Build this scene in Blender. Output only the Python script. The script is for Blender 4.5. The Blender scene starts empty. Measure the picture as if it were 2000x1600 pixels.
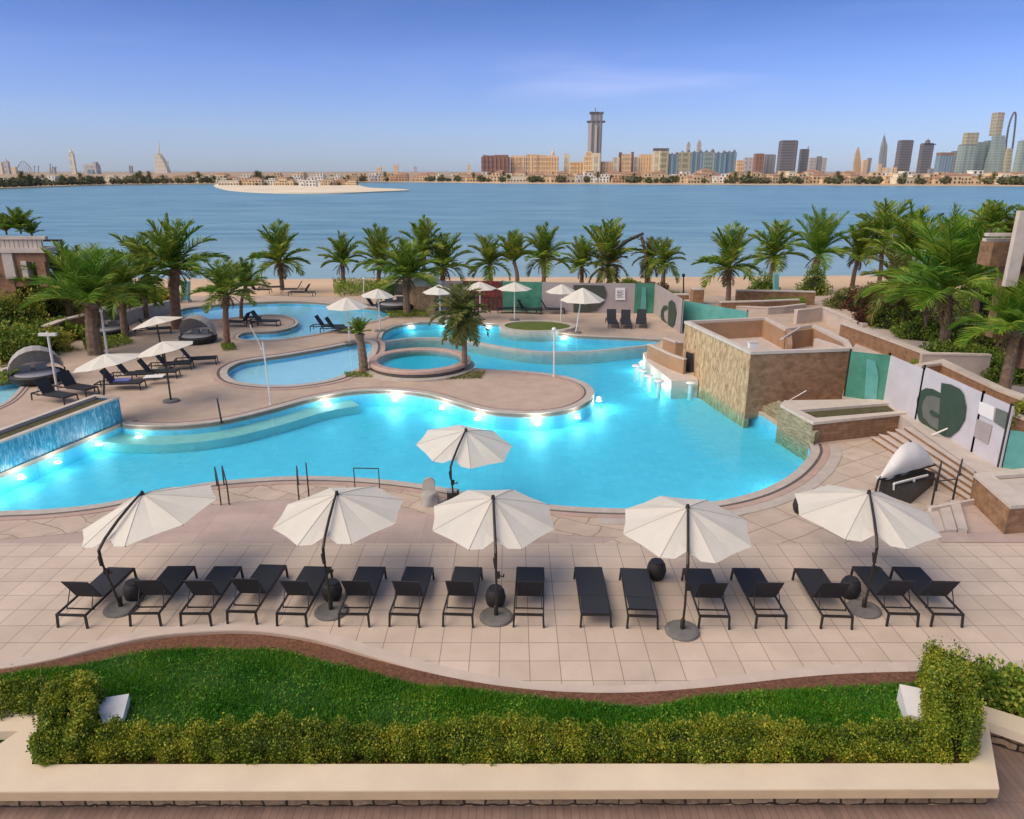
import bpy, math, random
import numpy as np
from mathutils import Vector, Matrix
from mathutils.geometry import tessellate_polygon
R = math.radians
C = bpy.context.scene.collection
S = bpy.context.scene
# ------------------------------------------------------------ camera
CH, PITCH, F = 9.3, R(17.85), 1444.0
cam = bpy.data.objects.new('camera', bpy.data.cameras.new('camera'))
C.objects.link(cam); S.camera = cam
cam.location = (0, 0, CH); cam.rotation_euler = (math.pi/2 - PITCH, 0, 0)
cam.data.sensor_width = 36; cam.data.lens = 36*F/2000
cam.data.clip_start = .1; cam.data.clip_end = 40000
# ------------------------------------------------------------ sky and sun
SUN_EL, SUN_AZ = R(46), R(-118)          # azimuth from +Y, clockwise positive: from the left, a little behind
w = bpy.data.worlds.new('World'); S.world = w; w.use_nodes = True
nt = w.node_tree; nt.nodes.clear()
def wn(t): return nt.nodes.new(t)
sky = wn('ShaderNodeTexSky'); sky.sky_type = 'NISHITA'; sky.sun_disc = False
sky.sun_elevation = SUN_EL; sky.sun_rotation = SUN_AZ; sky.air_density = 1.0; sky.dust_density = .25; sky.ozone_density = 3.0
tint = wn('ShaderNodeMix'); tint.data_type = 'RGBA'; tint.blend_type = 'MULTIPLY'; tint.inputs[0].default_value = 1
ramp = wn('ShaderNodeValToRGB'); re_ = ramp.color_ramp.elements; re_[0].position = 0; re_[0].color = (.38,.47,.78,1); re_[1].position = .8; re_[1].color = (1.05,.88,.78,1)
for ps_, c_ in ((.05,(.43,.50,.80,1)),(.12,(.38,.44,.77,1)),(.20,(.23,.315,.58,1)),(.38,(.95,.83,.82,1))):
    q_ = re_.new(ps_); q_.color = c_
# wispy cloud
tc = wn('ShaderNodeTexCoord'); sep = wn('ShaderNodeSeparateXYZ'); nt.links.new(tc.outputs['Generated'], sep.inputs[0]); nt.links.new(sep.outputs[2], ramp.inputs[0]); nt.links.new(ramp.outputs[0], tint.inputs[7])
mp = wn('ShaderNodeMapping'); mp.inputs['Scale'].default_value = (5, 5, 34); mp.inputs['Rotation'].default_value = (0, R(5), 0)
nz = wn('ShaderNodeTexNoise'); nz.inputs['Scale'].default_value = 1.0; nz.inputs['Detail'].default_value = 6; nz.inputs['Distortion'].default_value = .6
nt.links.new(tc.outputs['Generated'], mp.inputs[0]); nt.links.new(mp.outputs[0], nz.inputs[0])
def wmath(op, a, b=None):
    m = wn('ShaderNodeMath'); m.operation = op
    for i, v in enumerate((a, b)):
        if v is None: continue
        if isinstance(v, (int, float)): m.inputs[i].default_value = v
        else: nt.links.new(v, m.inputs[i])
    return m.outputs[0]
def bump(s, c, h):      # smooth window |s-c|<h
    return wmath('MAXIMUM', wmath('SUBTRACT', 1.0, wmath('POWER', wmath('DIVIDE', wmath('SUBTRACT', s, c), h), 2.0)), 0.0)
win = wmath('MULTIPLY', bump(sep.outputs[0], .15, .19), bump(sep.outputs[2], .108, .034))
cl = wmath('MULTIPLY', win, wmath('MAXIMUM', wmath('SUBTRACT', nz.outputs['Fac'], .38), 0.0))
cl = wmath('MINIMUM', wmath('MULTIPLY', cl, .55), .3)
# faint broad veils elsewhere
vl = wmath('MULTIPLY', wmath('MAXIMUM', wmath('SUBTRACT', nz.outputs['Fac'], .5), 0.0), .10)
cl = wmath('ADD', cl, vl)
cmix = wn('ShaderNodeMix'); cmix.data_type = 'RGBA'; cmix.inputs[7].default_value = (6.3, 6.0, 7.2, 1)
nt.links.new(sky.outputs[0], tint.inputs[6]); nt.links.new(tint.outputs[2], cmix.inputs[6]); nt.links.new(cl, cmix.inputs[0])
bg = wn('ShaderNodeBackground'); bg.inputs['Strength'].default_value = .10
wo = wn('ShaderNodeOutputWorld'); nt.links.new(cmix.outputs[2], bg.inputs[0]); nt.links.new(bg.outputs[0], wo.inputs[0])
sl = bpy.data.lights.new('sun', 'SUN'); sl.energy = 2.0; sl.angle = R(62); sl.color = (1, .84, .63)
so = bpy.data.objects.new('sun', sl); C.objects.link(so)
sd = Vector((math.sin(SUN_AZ)*math.cos(SUN_EL), math.cos(SUN_AZ)*math.cos(SUN_EL), math.sin(SUN_EL)))
so.rotation_euler = sd.to_track_quat('Z', 'Y').to_euler(); so.location = (0, 0, 60)
S.view_settings.view_transform = 'Standard'; S.view_settings.look = 'None'; S.view_settings.gamma = 1
S.view_settings.exposure = .9; S.view_settings.use_curve_mapping = False
S.cycles.max_bounces = 6; S.cycles.transparent_max_bounces = 16; S.cycles.volume_bounces = 0
# ------------------------------------------------------------ geometry helpers
def ray(px, py):
    u, v = (px-1000)/F, (800-py)/F
    return Vector((u, math.cos(PITCH) + v*math.sin(PITCH), -math.sin(PITCH) + v*math.cos(PITCH)))
def G(px, py, z=0.0):                    # point of the horizontal plane z seen at a place of the photograph
    d = ray(px, py); return Vector((0, 0, CH)) + d*((z-CH)/d.z)
def GY(px, py, Y):                       # point at ground distance Y
    d = ray(px, py); return Vector((0, 0, CH)) + d*(Y/d.y)
def GP(px, py, p, n):                    # point of any plane
    d = ray(px, py); o = Vector((0, 0, CH)); return o + d*((p-o).dot(n)/d.dot(n))
def depth(p): return p[1]*math.cos(PITCH) + (CH-p[2])*math.sin(PITCH)
def catmull(pts, n=6, closed=True):
    pts = [Vector(p) for p in pts]; out = []; L = len(pts)
    for i in range(L if closed else L-1):
        g = (lambda k: pts[k % L]) if closed else (lambda k: pts[max(0, min(L-1, k))])
        p0, p1, p2, p3 = g(i-1), g(i), g(i+1), g(i+2)
        for k in range(n):
            t = k/n
            out.append(.5*((2*p1) + (p2-p0)*t + (2*p0-5*p1+4*p2-p3)*t*t + (3*p1-p0-3*p2+p3)*t**3))
    if not closed: out.append(pts[-1])
    return out
def smooth_mix(pxs, z, n=5, closed=False):
    return catmull([G(x, y, z) for x, y in pxs], n, closed)
class MB:
    def __init__(s): s.v = []; s.f = []
    def add(s, vs, fs):
        b = len(s.v); s.v += [tuple(v) for v in vs]; s.f += [tuple(i+b for i in f) for f in fs]; return s
    def box(s, c, d, rz=0, rx=0, ry=0):
        M = Matrix.Translation(c) @ Matrix.Rotation(rz, 4, 'Z') @ Matrix.Rotation(ry, 4, 'Y') @ Matrix.Rotation(rx, 4, 'X')
        h = [q/2 for q in d]
        vs = [M @ Vector((x*h[0], y*h[1], z*h[2])) for x in (-1, 1) for y in (-1, 1) for z in (-1, 1)]
        return s.add(vs, [(0,1,3,2),(4,6,7,5),(0,4,5,1),(2,3,7,6),(0,2,6,4),(1,5,7,3)])
    def bar(s, a, b, wd, th=None):
        a, b = Vector(a), Vector(b); th = th or wd; d = (b-a).normalized()
        up = Vector((0,0,1)) if abs(d.z) < .95 else Vector((0,1,0))
        x = d.cross(up).normalized()*wd/2; y = x.cross(d).normalized()*th/2
        return s.add([a-x-y, a+x-y, a+x+y, a-x+y, b-x-y, b+x-y, b+x+y, b-x+y],
                     [(0,3,2,1),(4,5,6,7),(0,1,5,4),(1,2,6,5),(2,3,7,6),(3,0,4,7)])
    def tube(s, pts, r, n=8, cap=True):
        pts = [Vector(p) for p in pts]; rs = r if isinstance(r, (list, tuple)) else [r]*len(pts)
        vs = []; prev = None
        for i, p in enumerate(pts):
            d = (pts[min(i+1, len(pts)-1)] - pts[max(i-1, 0)]).normalized()
            if prev is None: x = d.cross(Vector((0,0,1)) if abs(d.z) < .9 else Vector((0,1,0))).normalized()
            else: x = (prev - d*prev.dot(d)).normalized()
            prev = x; y = d.cross(x)
            for k in range(n):
                a = 2*math.pi*k/n; vs.append(p + (x*math.cos(a) + y*math.sin(a))*rs[i])
        fs = [(i*n+k, i*n+(k+1) % n, (i+1)*n+(k+1) % n, (i+1)*n+k) for i in range(len(pts)-1) for k in range(n)]
        if cap: fs += [tuple(range(n-1, -1, -1)), tuple((len(pts)-1)*n+k for k in range(n))]
        return s.add(vs, fs)
    def lathe(s, prof, c=(0,0,0), n=24, sx=1, sy=1, M=None, cap=True):
        vs = []
        for r, z in prof:
            for k in range(n):
                a = 2*math.pi*k/n; p = Vector((c[0]+r*sx*math.cos(a), c[1]+r*sy*math.sin(a), c[2]+z)); vs.append(M @ p if M else p)
        m = len(prof)
        fs = [(i*n+k, i*n+(k+1) % n, (i+1)*n+(k+1) % n, (i+1)*n+k) for i in range(m-1) for k in range(n)]
        if cap and prof[0][0] > 1e-4: fs.append(tuple(range(n-1, -1, -1)))
        if cap and prof[-1][0] > 1e-4: fs.append(tuple((m-1)*n+k for k in range(n)))
        return s.add(vs, fs)
    def poly(s, loops, z, down=None, bottom=False):   # filled outline (first loop) with holes, walls down to z=down
        L = [[Vector((p[0], p[1], 0)) for p in lp] for lp in loops]
        flat = [p for lp in L for p in lp]
        tris = tessellate_polygon(L)
        fs = []
        for t in tris:
            a, b, c = (flat[i] for i in t)
            fs.append(t if (b-a).cross(c-a).z > 0 else t[::-1])
        s.add([(p.x, p.y, z) for p in flat], fs)
        if down is not None:
            for lp in L:
                m = len(lp); s.add([(p.x, p.y, z) for p in lp] + [(p.x, p.y, down) for p in lp],
                                   [(i, (i+1) % m, (i+1) % m+m, i+m) for i in range(m)])
            if bottom: s.add([(p.x, p.y, down) for p in flat], [f[::-1] for f in fs])
        return s
    def ribbon(s, pts, w0, w1, z0, z1, closed=False):  # box section along a path between two sideways offsets (left positive)
        pts = [Vector((p[0], p[1], 0)) for p in pts]; m = len(pts); o0, o1 = [], []
        for i in range(m):
            a = pts[(i-1) % m] if closed else pts[max(i-1, 0)]; b = pts[(i+1) % m] if closed else pts[min(i+1, m-1)]
            t = (b-a).normalized(); nn = Vector((-t.y, t.x, 0)); o0.append(pts[i]+nn*w0); o1.append(pts[i]+nn*w1)
        vs = []
        for i in range(m):
            vs += [(o0[i].x, o0[i].y, z0), (o1[i].x, o1[i].y, z0), (o1[i].x, o1[i].y, z1), (o0[i].x, o0[i].y, z1)]
        fs = []
        for i in range(m if closed else m-1):
            a, b = i*4, ((i+1) % m)*4
            fs += [(a+k, a+(k+1) % 4, b+(k+1) % 4, b+k) for k in range(4)]
        if not closed: fs += [(3, 2, 1, 0), ((m-1)*4, (m-1)*4+1, (m-1)*4+2, (m-1)*4+3)]
        return s.add(vs, fs)
    def slab(s, quad, th):   # any quad (world points) thickened against its normal
        q = [Vector(p) for p in quad]; n = (q[1]-q[0]).cross(q[2]-q[0]).normalized()*th; m = len(q)
        return s.add(q + [p-n for p in q], [tuple(range(m)), tuple(range(2*m-1, m-1, -1))] + [(i, i+m, (i+1) % m+m, (i+1) % m) for i in range(m)])
    def build(s, name, m, parent=None, world=True, smooth=False, origin=None, fix=True):
        o0 = Vector(origin) if origin is not None else (parent.location.copy() if (parent is not None and world) else Vector())
        if parent is not None and world and parent.parent is not None: o0 = parent.location + parent.parent.location
        me = bpy.data.meshes.new(name); me.from_pydata([tuple(Vector(v)-o0) for v in s.v], [], s.f)
        if fix == 'weld' or (fix and len(s.f) < 20000):
            import bmesh
            bm = bmesh.new(); bm.from_mesh(me)
            if fix == 'weld': bmesh.ops.remove_doubles(bm, verts=bm.verts, dist=.0005)
            bmesh.ops.recalc_face_normals(bm, faces=bm.faces); bm.to_mesh(me); bm.free()
        if smooth: me.polygons.foreach_set('use_smooth', [True]*len(me.polygons))
        if m: me.materials.append(m)
        o = bpy.data.objects.new(name, me); C.objects.link(o)
        if parent is not None: o.parent = parent
        else: o.location = o0
        return o
def tag(o, label=None, cat=None, group=None, kind=None):
    if label: o['label'] = label
    if cat: o['category'] = cat
    if group: o['group'] = group
    if kind: o['kind'] = kind
    return o
def thing(name, label, cat, loc, rz=0, group=None):
    o = bpy.data.objects.new(name, None); C.objects.link(o); o.location = loc; o.rotation_euler.z = rz
    o.empty_display_size = .2
    return tag(o, label, cat, group)
def struct(mb, name, m, smooth=False, fix=True): return tag(mb.build(name, m, smooth=smooth, fix=fix), kind='structure')
def copy_tree(o, parent=None):
    c = o.copy(); C.objects.link(c); c.parent = parent
    for ch in list(o.children): copy_tree(ch, c)
    return c
def raw(name, verts, quads, m, parent=None, nper=4):
    verts = np.asarray(verts, np.float32).reshape(-1, 3); nf = len(quads)
    me = bpy.data.meshes.new(name); me.vertices.add(len(verts)); me.vertices.foreach_set('co', verts.ravel())
    me.loops.add(nf*nper); me.loops.foreach_set('vertex_index', np.asarray(quads, np.int32).ravel())
    me.polygons.add(nf); me.polygons.foreach_set('loop_start', np.arange(nf, dtype=np.int32)*nper)
    me.polygons.foreach_set('loop_total', np.full(nf, nper, np.int32)); me.update(calc_edges=True); me.validate()
    me.materials.append(m)
    o = bpy.data.objects.new(name, me); C.objects.link(o)
    if parent is not None: o.parent = parent
    return o
def leaf_quads(cen, size, rng, upbias=.35, slim=.5, out=None):
    """leaf shaped diamonds at the centres, random lie"""
    n = len(cen); d = rng.normal(size=(n, 3)); 
    if out is not None: d = d*.8 + out*.9
    d[:, 2] += upbias; d /= np.linalg.norm(d, axis=1)[:, None]
    r = rng.normal(size=(n, 3)); sde = np.cross(d, r); sde /= np.linalg.norm(sde, axis=1)[:, None]
    L = (size*rng.uniform(.6, 1.35, n))[:, None] if np.isscalar(size) else (size*rng.uniform(.6, 1.35, n))[:, None]
    v = np.stack([cen - d*L*.5, cen + sde*L*slim*.5, cen + d*L*.5, cen - sde*L*slim*.5], 1)
    return v.reshape(-1, 3), np.arange(n*4).reshape(-1, 4)
# ------------------------------------------------------------ materials
def new(name):
    m = bpy.data.materials.new(name); m.use_nodes = True; n = m.node_tree; n.nodes.clear()
    o = n.nodes.new('ShaderNodeOutputMaterial'); return m, n, o
def L(n, a, b): n.links.new(a, b)
def mat(name, col, rough=.8, var=.12, scale=3.0, bump=0.0, bscale=40.0, metal=0, coord='Object', detail=5, col2=None, rand=0, spec=.4, trans=0):
    m, n, o = new(name); N = n.nodes.new
    p = N('ShaderNodeBsdfPrincipled'); p.inputs['Roughness'].default_value = rough; p.inputs['Metallic'].default_value = metal
    p.inputs['Specular IOR Level'].default_value = spec
    tc = N('ShaderNodeTexCoord'); vec = tc.outputs[coord]
    nz = N('ShaderNodeTexNoise'); nz.inputs['Scale'].default_value = scale; nz.inputs['Detail'].default_value = detail; nz.inputs['Roughness'].default_value = .6
    L(n, vec, nz.inputs['Vector'])
    mr = N('ShaderNodeMapRange'); mr.inputs['From Min'].default_value = .3; mr.inputs['From Max'].default_value = .7
    L(n, nz.outputs['Fac'], mr.inputs['Value'])
    mx = N('ShaderNodeMix'); mx.data_type = 'RGBA'; L(n, mr.outputs[0], mx.inputs[0])
    a = col; b = col2 if col2 else tuple(min(1, c*(1+var)) for c in col); a = tuple(c*(1-var) for c in col) if not col2 else col
    mx.inputs[6].default_value = (*a, 1); mx.inputs[7].default_value = (*b, 1)
    out = mx.outputs[2]
    if rand:
        oi = N('ShaderNodeObjectInfo'); hs = N('ShaderNodeHueSaturation'); r2 = N('ShaderNodeMapRange')
        r2.inputs['To Min'].default_value = 1-rand; r2.inputs['To Max'].default_value = 1+rand
        L(n, oi.outputs['Random'], r2.inputs['Value']); L(n, r2.outputs[0], hs.inputs['Value']); L(n, out, hs.inputs['Color']); out = hs.outputs[0]
    L(n, out, p.inputs['Base Color'])
    if bump:
        n2 = N('ShaderNodeTexNoise'); n2.inputs['Scale'].default_value = bscale; n2.inputs['Detail'].default_value = 4; L(n, vec, n2.inputs['Vector'])
        bp = N('ShaderNodeBump'); bp.inputs['Strength'].default_value = bump; bp.inputs['Distance'].default_value = .02
        L(n, n2.outputs['Fac'], bp.inputs['Height']); L(n, bp.outputs[0], p.inputs['Normal'])
    if trans:
        t = N('ShaderNodeBsdfTranslucent'); L(n, out, t.inputs[0]); ms = N('ShaderNodeMixShader'); ms.inputs[0].default_value = trans
        L(n, p.outputs[0], ms.inputs[1]); L(n, t.outputs[0], ms.inputs[2]); L(n, ms.outputs[0], o.inputs[0])
    else: L(n, p.outputs[0], o.inputs[0])
    return m
def leafmat(name, c1, c2, c3=None, scale=1.2, trans=.25, rough=.55, fine=9.0):
    """foliage: two or three leaf colours mixed leaf by leaf"""
    m, n, o = new(name); N = n.nodes.new
    p = N('ShaderNodeBsdfPrincipled'); p.inputs['Roughness'].default_value = rough; p.inputs['Specular IOR Level'].default_value = .3
    tc = N('ShaderNodeTexCoord'); geo = N('ShaderNodeNewGeometry')
    nz = N('ShaderNodeTexNoise'); nz.inputs['Scale'].default_value = scale; nz.inputs['Detail'].default_value = 3; L(n, tc.outputs['Object'], nz.inputs['Vector'])
    ad = N('ShaderNodeMath'); ad.operation = 'MULTIPLY_ADD'; ad.inputs[1].default_value = .55; L(n, geo.outputs['Random Per Island'], ad.inputs[0]); L(n, nz.outputs['Fac'], ad.inputs[2])
    cr = N('ShaderNodeValToRGB'); e = cr.color_ramp.elements; e[0].position = .45; e[0].color = (*c1, 1); e[1].position = .92; e[1].color = (*c2, 1)
    if c3: q = e.new(1.0); q.color = (*c3, 1); e[1].position = .8
    L(n, ad.outputs[0], cr.inputs[0]); L(n, cr.outputs[0], p.inputs['Base Color'])
    t = N('ShaderNodeBsdfTranslucent'); L(n, cr.outputs[0], t.inputs[0]); ms = N('ShaderNodeMixShader'); ms.inputs[0].default_value = trans
    L(n, p.outputs[0], ms.inputs[1]); L(n, t.outputs[0], ms.inputs[2]); L(n, ms.outputs[0], o.inputs[0])
    return m
def brick(name, c1, c2, mortar, bw, bh, ms=.02, off=.5, rough=.85, coord='Object', rot=(0,0,0), bump=.3, var=.15, loc=(0,0,0), nscale=2.0, distort=0, msmooth=.1, bias=0):
    m, n, o = new(name); N = n.nodes.new
    p = N('ShaderNodeBsdfPrincipled'); p.inputs['Roughness'].default_value = rough; p.inputs['Specular IOR Level'].default_value = .3
    tc = N('ShaderNodeTexCoord'); mp = N('ShaderNodeMapping'); mp.inputs['Rotation'].default_value = rot; mp.inputs['Location'].default_value = loc
    L(n, tc.outputs[coord], mp.inputs[0]); vec = mp.outputs[0]
    if distort:
        dn = N('ShaderNodeTexNoise'); dn.inputs['Scale'].default_value = 1.6/bw; L(n, vec, dn.inputs['Vector'])
        mad = N('ShaderNodeMixRGB'); mad.blend_type = 'ADD'; mad.inputs[0].default_value = distort; L(n, vec, mad.inputs[1]); L(n, dn.outputs['Color'], mad.inputs[2]); vec = mad.outputs[0]
    b = N('ShaderNodeTexBrick'); b.offset = off; b.inputs['Scale'].default_value = 1; b.inputs['Brick Width'].default_value = bw; b.inputs['Row Height'].default_value = bh
    b.inputs['Mortar Size'].default_value = ms; b.inputs['Mortar Smooth'].default_value = msmooth; b.inputs['Bias'].default_value = bias
    b.inputs['Color1'].default_value = (*c1, 1); b.inputs['Color2'].default_value = (*c2, 1); b.inputs['Mortar'].default_value = (*mortar, 1)
    L(n, vec, b.inputs['Vector'])
    nz = N('ShaderNodeTexNoise'); nz.inputs['Scale'].default_value = nscale; nz.inputs['Detail'].default_value = 7; nz.inputs['Roughness'].default_value = .65; L(n, tc.outputs[coord], nz.inputs['Vector'])
    mr = N('ShaderNodeMapRange'); mr.inputs['From Min'].default_value = .3; mr.inputs['From Max'].default_value = .7; mr.inputs['To Min'].default_value = 1-var; mr.inputs['To Max'].default_value = 1+var
    L(n, nz.outputs['Fac'], mr.inputs['Value'])
    mu = N('ShaderNodeMix'); mu.data_type = 'RGBA'; mu.blend_type = 'MULTIPLY'; mu.inputs[0].default_value = 1; L(n, b.outputs['Color'], mu.inputs[6]); L(n, mr.outputs[0], mu.inputs[7])
    L(n, mu.outputs[2], p.inputs['Base Color'])
    if bump:
        bp = N('ShaderNodeBump'); bp.inputs['Strength'].default_value = bump; bp.inputs['Distance'].default_value = .02; bp.invert = True
        L(n, b.outputs['Fac'], bp.inputs['Height']); L(n, bp.outputs[0], p.inputs['Normal'])
    L(n, p.outputs[0], o.inputs[0]); return m
M = {}
M['deck'] = brick('terrace tiles', (.53,.42,.33), (.59,.47,.375), (.25,.19,.15), .6, .6, .008, 0, .7, loc=(.25,.1,0), var=.13, nscale=.55, bump=.25)
M['sand_deck'] = mat('exposed aggregate paving', (.47,.355,.275), .9, .12, 1.1, .5, 60, detail=12)
M['pink_deck'] = brick('pink paving', (.43,.325,.28), (.46,.35,.30), (.34,.25,.21), 1.2, 1.2, .006, 0, .85, var=.1, nscale=1.2, bump=.1)
M['slabs'] = brick('large crazed slabs', (.46,.355,.275), (.52,.405,.32), (.24,.18,.13), 1.25, .8, .014, .35, .85, rot=(0,0,R(28)), distort=.38, var=.12, nscale=1.5)
M['slabs2'] = brick('large radial slabs', (.47,.37,.29), (.53,.42,.335), (.25,.19,.14), 1.3, .85, .014, 0, .85, rot=(0,0,R(-32)), distort=.12, var=.12, nscale=1.5)
M['border'] = mat('pale border paving', (.54,.44,.37), .8, .07, 2, .1)
M['coping'] = mat('pool coping stone', (.47,.40,.34), .6, .12, 2.5, .15)
M['coping_pink'] = mat('pink coping stone', (.45,.31,.25), .6, .12, 2.5, .15)
M['groove'] = mat('dark overflow grating', (.12,.10,.085), .7, .2, 6)
M['cream'] = mat('cream wall coping', (.68,.555,.40), .7, .09, .8, .15)
M['cream_edge'] = mat('cream coping edge', (.60,.44,.26), .7, .08, 2)
M['white'] = mat('white render', (.72,.70,.68), .7, .05, 2)
M['rubble'] = brick('rubble stone course', (.42,.29,.18), (.22,.14,.08), (.05,.035,.025), .34, .15, .018, .5, .9, rot=(R(90),0,0), distort=.12, var=.35, nscale=9, bump=.8)
M['lower'] = brick('walkway boards', (.27,.18,.14), (.22,.15,.12), (.16,.11,.09), .12, 3, .006, .5, .6, var=.16, nscale=2.4, bump=.15)
M['soil'] = mat('brown mulch', (.17,.075,.042), 1, .5, 14, 1.0, 60, detail=10)
M['moss'] = mat('mossy soil', (.085,.075,.03), 1, .4, 7, .8, 50, detail=9)
M['turf'] = mat('short turf', (.09,.12,.02), 1, .3, 5, .8, 60)
M['sand'] = mat('beach sand', (.62,.43,.27), 1, .1, .12, .4, 6, detail=12)
M['pale_sand'] = mat('pale bank sand', (.76,.63,.46), 1, .12, .03, detail=10)
M['fabric'] = mat('off white canopy fabric', (.72,.67,.58), .9, .05, 1.2, .5, 2.6, trans=.18)
M['fabric_gry'] = mat('grey beige hood fabric', (.40,.37,.34), .9, .12, 2, .2, 30, trans=.1)
M['pale_fabric'] = mat('pale grey cabana fabric', (.74,.71,.67), .9, .08, 3, .4, 6, trans=.15)
M['dark_metal'] = mat('dark bronze metal', (.055,.047,.04), .45, .2, 8, metal=.5)
M['black_metal'] = mat('charcoal frame', (.022,.02,.019), .45, .2, 8)
M['sling'] = mat('charcoal sling mesh', (.022,.023,.030), .75, .25, 90, .2, 200, rand=.25)
M['wicker'] = mat('black wicker', (.02,.018,.018), .6, .35, 30, .6, 60)
M['concrete'] = mat('grey concrete base', (.16,.15,.14), .85, .15, 8, .3, 60)
M['white_metal'] = mat('white painted metal', (.68,.64,.60), .5, .05, 3)
M['teal'] = mat('turquoise paint', (.16,.42,.42), .5, .08, 3)
M['trunk'] = mat('palm bark', (.20,.135,.09), .95, .35, 5, .9, 25)
M['trunk_red'] = mat('reddish palm bark', (.24,.13,.085), .95, .3, 5, .9, 25)
M['wood'] = mat('weathered timber', (.13,.085,.055), .8, .2, 4)
M['cushion'] = mat('grey cushion', (.30,.30,.33), .9, .1, 4)
M['red'] = mat('dark red fabric', (.28,.03,.03), .9, .2, 4)
def stonewall(name, ca, cb, sc, dist, strength, stretch=(1,1,1), wob=.8):
    m, n, o = new(name); N = n.nodes.new
    p = N('ShaderNodeBsdfPrincipled'); p.inputs['Roughness'].default_value = .9
    tc = N('ShaderNodeTexCoord'); mp = N('ShaderNodeMapping'); mp.inputs['Scale'].default_value = stretch; L(n, tc.outputs['Object'], mp.inputs[0])
    nz = N('ShaderNodeTexNoise'); nz.inputs['Scale'].default_value = sc; nz.inputs['Detail'].default_value = 8; nz.inputs['Roughness'].default_value = .7; nz.inputs['Distortion'].default_value = wob; L(n, mp.outputs[0], nz.inputs['Vector'])
    cr = N('ShaderNodeValToRGB'); e = cr.color_ramp.elements; e[0].position = .36; e[0].color = (*ca, 1); e[1].position = .62; e[1].color = (*cb, 1); L(n, nz.outputs['Fac'], cr.inputs[0])
    L(n, cr.outputs[0], p.inputs['Base Color'])
    bp = N('ShaderNodeBump'); bp.inputs['Strength'].default_value = strength; bp.inputs['Distance'].default_value = dist; L(n, nz.outputs['Fac'], bp.inputs['Height']); L(n, bp.outputs[0], p.inputs['Normal'])
    L(n, p.outputs[0], o.inputs[0]); return m
M['carved'] = stonewall('rough carved sandstone', (.24,.14,.065), (.64,.44,.25), 4.5, .06, 1.0, (1.6,1.6,.55))
M['brownstone'] = stonewall('brown stone cladding', (.19,.10,.05), (.34,.195,.105), 3.2, .03, .9, (1,1,1.6), .15)
M['paintbrown'] = mat('tan painted parapet', (.36,.215,.125), .85, .1, 2)
M['brickwall'] = brick('brown stone blocks', (.30,.17,.10), (.23,.13,.075), (.15,.09,.055), .5, .12, .006, .5, .9, rot=(R(90),0,0), var=.25, nscale=4)
M['rock_ledge'] = stonewall('stacked ledge stone', (.13,.10,.05), (.42,.36,.22), 5, .05, 1.0, (.5,.5,3.0))
M['capstone'] = mat('pale cap stone', (.55,.47,.40), .75, .1, 2.5, .15)
M['pale_floor'] = mat('pale terrace floor', (.50,.42,.37), .85, .12, 1.5, .2, detail=9)
# foliage
M['palm'] = leafmat('palm leaflets', (.045,.13,.010), (.16,.27,.020), (.36,.36,.05), 1.3)
M['palm2'] = leafmat('bright palm leaflets', (.035,.14,.010), (.15,.31,.02), (.36,.40,.05), 1.0)
M['palm_dry'] = leafmat('dry palm leaflets', (.045,.09,.014), (.15,.18,.035), (.30,.24,.07), 1.5)
M['hedge'] = leafmat('box hedge leaves', (.04,.085,.008), (.19,.27,.018), (.42,.38,.035), 1.6, .2)
M['grass'] = leafmat('lawn blades', (.03,.14,.007), (.065,.26,.012), (.20,.32,.025), .9, .3)
M['bush'] = leafmat('garden bush leaves', (.04,.10,.012), (.17,.27,.025), (.34,.36,.05), .7, .2)
M['bush_olive'] = leafmat('olive bush leaves', (.09,.13,.014), (.28,.31,.028), (.50,.40,.07), .8, .2)
M['bush_red'] = leafmat('red leaved shrub', (.05,.012,.010), (.14,.03,.02), (.10,.12,.02), 1.2, .2)
M['far_tree'] = leafmat('far trees', (.07,.085,.035), (.22,.21,.09), None, .2, .1)
M['dead_frond'] = leafmat('dead brown fronds', (.10,.065,.035), (.24,.16,.08), None, 2, .2)
M['dry_grass'] = leafmat('dry weeds', (.12,.07,.03), (.25,.16,.07), None, 2, .2)
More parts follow.
